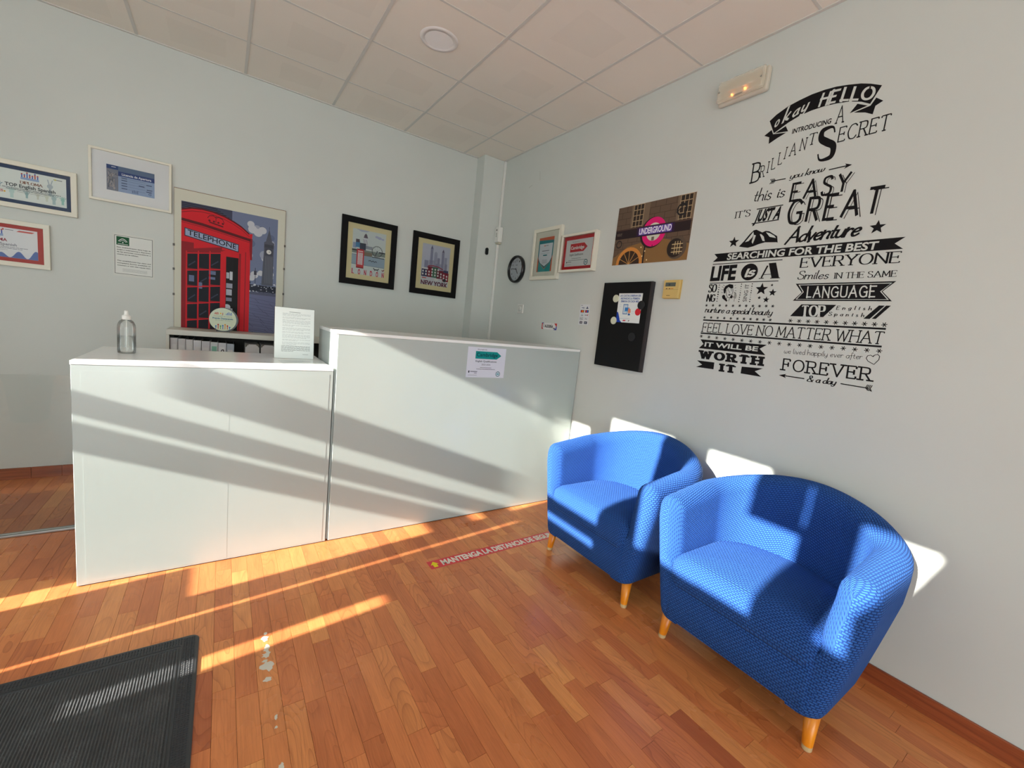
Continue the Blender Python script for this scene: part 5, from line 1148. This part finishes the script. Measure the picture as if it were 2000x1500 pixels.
# ---- the lettering decal
DECAL=[('g','ribbon_banner'),('p',[(2729,2515),(2759,2537),(2809,2559),(2858,2570),(2910,2578),(2961,2579),(3010,2575),(3058,2565),(3106,2552),(3143,2537),(3185,2515),(3155,2451),(3120,2472),(3072,2489),(3023,2498),(2974,2503),(2923,2502),(2872,2495),(2823,2478),(2785,2459),(2761,2447)],'k',0),('g','ribbon_tail'),('p',[(2747,2467),(2714,2448),(2741,2433),(2744,2400),(2784,2418),(2822,2432),(2758,2443)],'k',0),('g','ribbon_tail'),('p',[(2766,2445),(2814,2465),(2830,2436)],'k',0),('g','ribbon_tail'),('p',[(3084,2436),(3107,2468),(3147,2447)],'k',0),('g','ribbon_tail'),('p',[(3173,2470),(3201,2448),(3176,2436),(3172,2403),(3143,2420),(3099,2434),(3158,2443)],'k',0),('g','lettering'),('t','o','rscript',(2757,2476),(2778,2482),(2765,2529),'w',1),('t','k','rscript',(2791,2484),(2826,2498),(2800,2545),'w',1),('t','a','rscript',(2835,2497),(2866,2506),(2844,2551),'w',1),('t','y','rscript',(2871,2508),(2903,2516),(2881,2562),'w',1),('g','lettering'),('t','HE','round',(2946,2516),(3022,2507),(2955,2564),'w',1),('t','LLO','round',(3033,2508),(3163,2468),(3039,2554),'w',1),('g','lettering'),('t','INTRODUCING','sansb',(2850,2418),(3015,2416),(2851,2439),'k',0),('g','lettering'),('t','A','art',(3031,2409),(3068,2406),(3030,2480),'k',0),('g','lettering'),('t','B','art',(2677,2220),(2728,2222),(2675,2317),'k',0),('t','R','art',(2725,2240),(2752,2239),(2722,2296),'k',0),('t','I','art',(2758,2256),(2768,2255),(2758,2309),'k',0),('t','L','art',(2775,2266),(2798,2267),(2774,2320),'k',0),('t','L','art',(2804,2282),(2827,2283),(2804,2339),'k',0),('t','I','art',(2831,2305),(2840,2305),(2835,2358),'k',0),('t','A','art',(2853,2313),(2887,2312),(2854,2369),'k',0),('t','N','art',(2897,2327),(2927,2324),(2899,2381),'k',0),('t','T','art',(2932,2341),(2966,2341),(2934,2391),'k',0),('g','lettering'),('t','S','bigs',(2978,2257),(3059,2255),(2972,2399),'k',0),('g','lettering'),('t','ECRET','art',(3056,2321),(3241,2322),(3056,2383),'k',0),('g','arrow'),('l',[(2791,2206),(2859,2205)],5,'k',0),('l',[(2785,2218),(2794,2205),(2784,2194)],3,'k',0),('l',[(2791,2218),(2800,2205),(2790,2194)],3,'k',0),('l',[(2797,2217),(2805,2206),(2796,2194)],3,'k',0),('l',[(2802,2217),(2811,2206),(2802,2194)],3,'k',0),('g','arrow'),('l',[(3044,2204),(3118,2206)],5,'k',0),('p',[(3105,2217),(3133,2206),(3104,2194),(3112,2206)],'k',0),('g','lettering'),('t','you know','script',(2876,2199),(3029,2202),(2878,2226),'k',0),('g','lettering'),('t','this','thinscript',(2715,2119),(2804,2116),(2720,2180),'k',0),('g','lettering'),('t','is','thinscript',(2832,2118),(2869,2118),(2835,2171),'k',0),('g','lettering'),('t','EASY','deco',(2894,2090),(3148,2094),(2896,2171),'k',0),('g','lettering'),('t',"IT'S",'serif',(2626,2047),(2711,2047),(2627,2080),'k',0),('g','rule_line'),('l',[(2741,2077),(2870,2077)],5,'k',0),('g','rule_line'),('l',[(2727,2005),(2862,2007)],5,'k',0),('g','lettering'),('t','JUST A','fat',(2736,2014),(2862,2014),(2749,2069),'k',0),('g','lettering'),('t','GREAT','deco',(2897,1980),(3281,1978),(2900,2088),'k',0),('g','mountain'),('p',[(2679,1892),(2702,1918),(2726,1951),(2744,1969),(2758,1971),(2773,1963),(2791,1953),(2806,1959),(2825,1955),(2848,1939),(2868,1926),(2876,1893),(2869,1896),(2846,1898),(2814,1901),(2783,1895),(2756,1886),(2728,1881),(2703,1886)],'k',0),('p',[(2744,1962),(2728,1939),(2708,1912),(2727,1916),(2742,1933),(2748,1948)],'w',1),('p',[(2748,1946),(2744,1909),(2751,1899),(2757,1921),(2760,1942)],'w',1),('p',[(2779,1946),(2799,1910),(2811,1907),(2802,1931),(2788,1944)],'w',1),('p',[(2809,1952),(2832,1926),(2864,1917),(2854,1929),(2829,1945)],'w',1),('g','star'),('s',(2646,1918),30),('g','star'),('s',(3272,1918),30),('g','lettering'),('t','Adventure','boldscript',(2907,1887),(3216,1891),(2916,1953),'k',0),('g','ribbon_banner'),('p',[(2543,1863),(3373,1867),(3342,1843),(3373,1819),(2542,1819),(2566,1841)],'k',0),('t','SEARCHING FOR THE BEST','sansb',(2622,1826),(3287,1825),(2624,1858),'w',1),('g','lettering'),('g','rule_line'),('l',[(2544,1805),(2914,1806)],4,'k',0),('g','rule_line'),('l',[(2544,1699),(2913,1702)],4,'k',0),('g','lettering'),('t','LIFE','fat',(2542,1715),(2688,1718),(2543,1789),'k',0),('g','badge_disc'),('d',(2759,1753),44,'k',0),('t','is','rscript',(2737,1727),(2792,1734),(2740,1781),'w',1),('g','lettering'),('p',[(2851,1793),(2886,1794),(2913,1718),(2877,1718)],'k',0),('l',[(2848,1781),(2826,1720)],8,'k',0),('l',[(2836,1736),(2872,1737)],3,'k',0),('l',[(2814,1717),(2839,1718)],4,'k',0),('l',[(2871,1717),(2918,1717)],4,'k',0),('g','lettering'),('t','SO','heavyserif',(2542,1649),(2593,1650),(2542,1691),'k',0),('g','lettering'),('t','NG','heavyserif',(2539,1597),(2593,1596),(2541,1635),'k',0),('g','dotted_line'),('d',(2604,1688),3,'k',0),('d',(2604,1675),3,'k',0),('d',(2604,1662),3,'k',0),('d',(2604,1649),4,'k',0),('d',(2605,1636),4,'k',0),('d',(2605,1623),3,'k',0),('d',(2605,1611),3,'k',0),('d',(2605,1598),3,'k',0),('d',(2729,1690),3,'k',0),('d',(2729,1678),3,'k',0),('d',(2729,1667),2,'k',0),('d',(2730,1655),2,'k',0),('d',(2730,1644),3,'k',0),('d',(2730,1632),3,'k',0),('d',(2730,1620),3,'k',0),('d',(2730,1609),3,'k',0),('d',(2730,1597),3,'k',0),('d',(2786,1690),3,'k',0),('d',(2786,1678),3,'k',0),('d',(2786,1667),2,'k',0),('d',(2787,1655),3,'k',0),('d',(2787,1644),3,'k',0),('d',(2787,1632),2,'k',0),('d',(2788,1621),2,'k',0),('d',(2788,1609),3,'k',0),('d',(2788,1598),3,'k',0),('g','lettering'),('t','SING IT','sans',(2771,1597),(2770,1689),(2751,1597),'k',0),('g','portrait'),('p',[(2639,1640),(2632,1663),(2641,1682),(2662,1692),(2683,1688),(2687,1672),(2677,1666),(2659,1676),(2647,1663),(2647,1643)],'k',0),('p',[(2637,1634),(2630,1627),(2634,1614),(2647,1605),(2662,1596),(2666,1601),(2652,1618),(2646,1631)],'k',0),('p',[(2683,1634),(2692,1627),(2692,1616),(2682,1613),(2676,1621)],'k',0),('l',[(2648,1661),(2654,1634),(2665,1618),(2677,1618),(2685,1630),(2688,1653),(2684,1669)],2.5,'k',0),('l',[(2655,1663),(2662,1665)],2.5,'k',0),('l',[(2674,1663),(2681,1661)],2.5,'k',0),('l',[(2658,1656),(2663,1656)],3,'k',0),('l',[(2677,1655),(2682,1655)],3,'k',0),('l',[(2666,1656),(2671,1643),(2668,1642)],2,'k',0),('p',[(2664,1635),(2674,1636),(2678,1639),(2677,1631),(2669,1629)],'k',0),('l',[(2658,1620),(2659,1596)],2.5,'k',0),('l',[(2676,1616),(2673,1598)],2.5,'k',0),('l',[(2694,1643),(2698,1646),(2705,1643),(2710,1627),(2709,1615),(2701,1616),(2696,1627)],2.5,'k',0),('l',[(2698,1640),(2702,1620)],1.5,'k',0),('l',[(2702,1641),(2706,1620)],1.5,'k',0),('l',[(2703,1613),(2704,1597)],2,'k',0),('l',[(2621,1679),(2631,1673)],2,'k',0),('l',[(2620,1663),(2630,1660)],2,'k',0),('l',[(2626,1689),(2636,1682)],2,'k',0),('l',[(2623,1647),(2631,1645)],2,'k',0),('l',[(2692,1681),(2699,1687)],2,'k',0),('l',[(2694,1669),(2703,1672)],2,'k',0),('l',[(2698,1656),(2707,1655)],2,'k',0),('g','star'),('s',(2838,1662),33),('g','star'),('s',(2895,1644),20),('g','star'),('s',(2886,1682),8),('g','star'),('s',(2870,1608),17),('g','star'),('s',(2834,1618),10),('g','asterisk_row'),('a',(2546,1573),9),('a',(2586,1574),9),('a',(2626,1574),9),('a',(2664,1574),9),('a',(2702,1574),9),('a',(2739,1575),9),('a',(2774,1575),9),('a',(2809,1575),9),('a',(2843,1575),9),('a',(2876,1576),9),('a',(2908,1576),9),('a',(2546,1504),9),('a',(2587,1505),9),('a',(2626,1505),9),('a',(2665,1505),9),('a',(2702,1505),9),('a',(2739,1505),9),('a',(2774,1506),9),('a',(2809,1506),9),('a',(2843,1506),9),('a',(2876,1506),9),('a',(2908,1506),9),('a',(3002,1507),12),('a',(3041,1507),12),('a',(3080,1507),12),('a',(3117,1507),12),('a',(3155,1507),12),('a',(3191,1507),12),('a',(3228,1507),12),('a',(3263,1507),12),('a',(3298,1507),12),('a',(3333,1507),12),('a',(3366,1507),12),('a',(2545,1395),12),('a',(2593,1394),12),('a',(2640,1393),12),('a',(2688,1392),12),('a',(2735,1392),12),('a',(2783,1391),12),('a',(2830,1391),12),('a',(2877,1391),12),('a',(2924,1391),12),('a',(2971,1391),12),('a',(3017,1391),12),('a',(3063,1392),12),('a',(3108,1392),12),('a',(3153,1392),12),('a',(3197,1393),12),('a',(3240,1394),12),('a',(3283,1394),12),('a',(3326,1395),12),('a',(3368,1396),12),('g','lettering'),('t','nurture a special beauty','script',(2541,1534),(2915,1529),(2542,1567),'k',0),('g','rule_line'),('l',[(2540,1489),(3374,1490)],8,'k',0),('g','rule_line'),('l',[(2538,1413),(3373,1415)],8,'k',0),('g','lettering'),('t','FEEL LOVE NO MATTER WHAT','art',(2539,1422),(3372,1426),(2541,1473),'k',0),('g','lettering'),('t','EVERYONE','serif',(2998,1763),(3372,1764),(2998,1808),'k',0),('g','lettering'),('t','Smiles','thinscript',(2997,1707),(3128,1706),(2999,1746),'k',0),('g','lettering'),('t','IN THE SAME','serif',(3148,1706),(3371,1707),(3147,1731),'k',0),('g','ribbon_banner'),('p',[(2995,1686),(3374,1688),(3336,1646),(3374,1605),(2996,1604),(3028,1644)],'k',0),('p',[(3008,1681),(3362,1682),(3332,1646),(3363,1611),(3007,1610),(3033,1646)],'w',1),('p',[(3014,1678),(3358,1679),(3328,1646),(3357,1613),(3013,1612),(3037,1646)],'k',2),('t','LANGUAGE','roundthin',(3051,1622),(3317,1624),(3048,1667),'w',3),('g','ribbon_banner'),('p',[(3037,1587),(3180,1587),(3138,1530),(2997,1529)],'k',0),('t','TOP','boldserif',(3045,1532),(3145,1534),(3041,1580),'w',1),('g','ribbon_banner'),('p',[(3334,1587),(3354,1587),(3312,1529),(3290,1529)],'k',0),('g','ribbon_banner'),('p',[(3358,1587),(3374,1587),(3333,1530),(3319,1530)],'k',0),('g','lettering'),('t','English','spaced',(3182,1566),(3313,1567),(3182,1582),'k',0),('g','lettering'),('t','Spanish','spaced',(3157,1538),(3292,1537),(3157,1554),'k',0),('g','ribbon_banner'),('p',[(2543,1377),(2914,1379),(2882,1356),(2916,1326),(2542,1325),(2566,1352)],'k',0),('t','IT WILL BE','sansb',(2574,1339),(2874,1342),(2575,1363),'w',1),('g','lettering'),('t','WORTH','slabheavy',(2545,1271),(2918,1274),(2543,1309),'k',0),('g','lettering'),('t','IT','slabheavy',(2683,1213),(2779,1215),(2680,1248),'k',0),('g','ribbon_banner'),('p',[(2543,1253),(2651,1254),(2652,1215),(2543,1214),(2579,1232)],'k',0),('g','ribbon_banner'),('p',[(2807,1252),(2916,1257),(2878,1237),(2915,1213),(2807,1215)],'k',0),('g','lettering'),('t','we lived happily ever after','hair',(3001,1346),(3317,1354),(2999,1371),'k',0),('g','heart'),('l',[(3360,1337),(3337,1349),(3329,1361),(3333,1372),(3343,1375),(3351,1370),(3351,1370),(3356,1377),(3366,1381),(3373,1374),(3373,1359),(3360,1337)],2.5,'k',0),('g','lettering'),('t','FOREVER','slab',(2996,1264),(3371,1266),(2993,1318),'k',0),('g','arrow'),('p',[(2996,1235),(3030,1246),(3022,1236),(3031,1225)],'k',0),('l',[(3017,1236),(3111,1235)],5,'k',0),('g','arrow'),('l',[(3257,1236),(3358,1233)],4.5,'k',0),('l',[(3354,1248),(3349,1233),(3358,1223)],3,'k',0),('l',[(3359,1248),(3354,1233),(3363,1222)],3,'k',0),('l',[(3364,1248),(3360,1233),(3368,1222)],3,'k',0),('l',[(3370,1248),(3365,1233),(3372,1221)],3,'k',0),('g','lettering'),('t','& a day','boldscript',(3122,1225),(3243,1227),(3121,1252),'k',0)]

dec = empty('wall_decal', RW(2.96, 1.85), 'tall black typographic wall sticker starting with okay HELLO', 'wall decal')
RM = Plane((0, 0, 0), (0, -.001, 0), (0, 0, .001))
cur = None; art = None
def flush():
    if art is not None and art.sh:
        if min(q[0] for q in art.sh) >= 1: art.n0 += .0004      # pale letters sit on a black ribbon
        o = art.build(cur, dec)
        if cur in ('asterisk_row', 'dotted_line', 'portrait'): o['kind'] = 'stuff'
for it in DECAL:
    if it[0] == 'g': flush(); cur = it[1]; art = Art(RM, None, .0005, .0003)
    elif it[0] == 't': _, s_, st_, p0, p1, p2, c_, ly = it; art.text(s_, st_, p0, p1, p2, c_, ly)
    elif it[0] == 'p': art.poly(it[1], it[2], it[3])
    elif it[0] == 'l': art.line(it[1], it[2], it[3], it[4])
    elif it[0] == 'd': art.disc(it[1][0], it[1][1], it[2], it[3], it[4], 20)
    elif it[0] == 's': art.star(it[1][0], it[1][1], it[2], 'k')
    elif it[0] == 'a':
        for k in range(3):
            an = k*pi/3+.2; art.line([(it[1][0]-it[2]*.85*cos(an), it[1][1]-it[2]*.85*sin(an)), (it[1][0]+it[2]*.85*cos(an), it[1][1]+it[2]*.85*sin(an))], 3, 'k', 0)
flush()

a = Art(RW, None, .0006); a.line([(.754, 2.723), (.769, 2.641)], .0022, (150, 148, 138)); a.build('wall_crack', wall_right)
a = Art(RW, None, .0006); a.line([(.606, 2.609), (.66, 2.622)], .0022, (150, 148, 138)); a.build('wall_crack', wall_right)
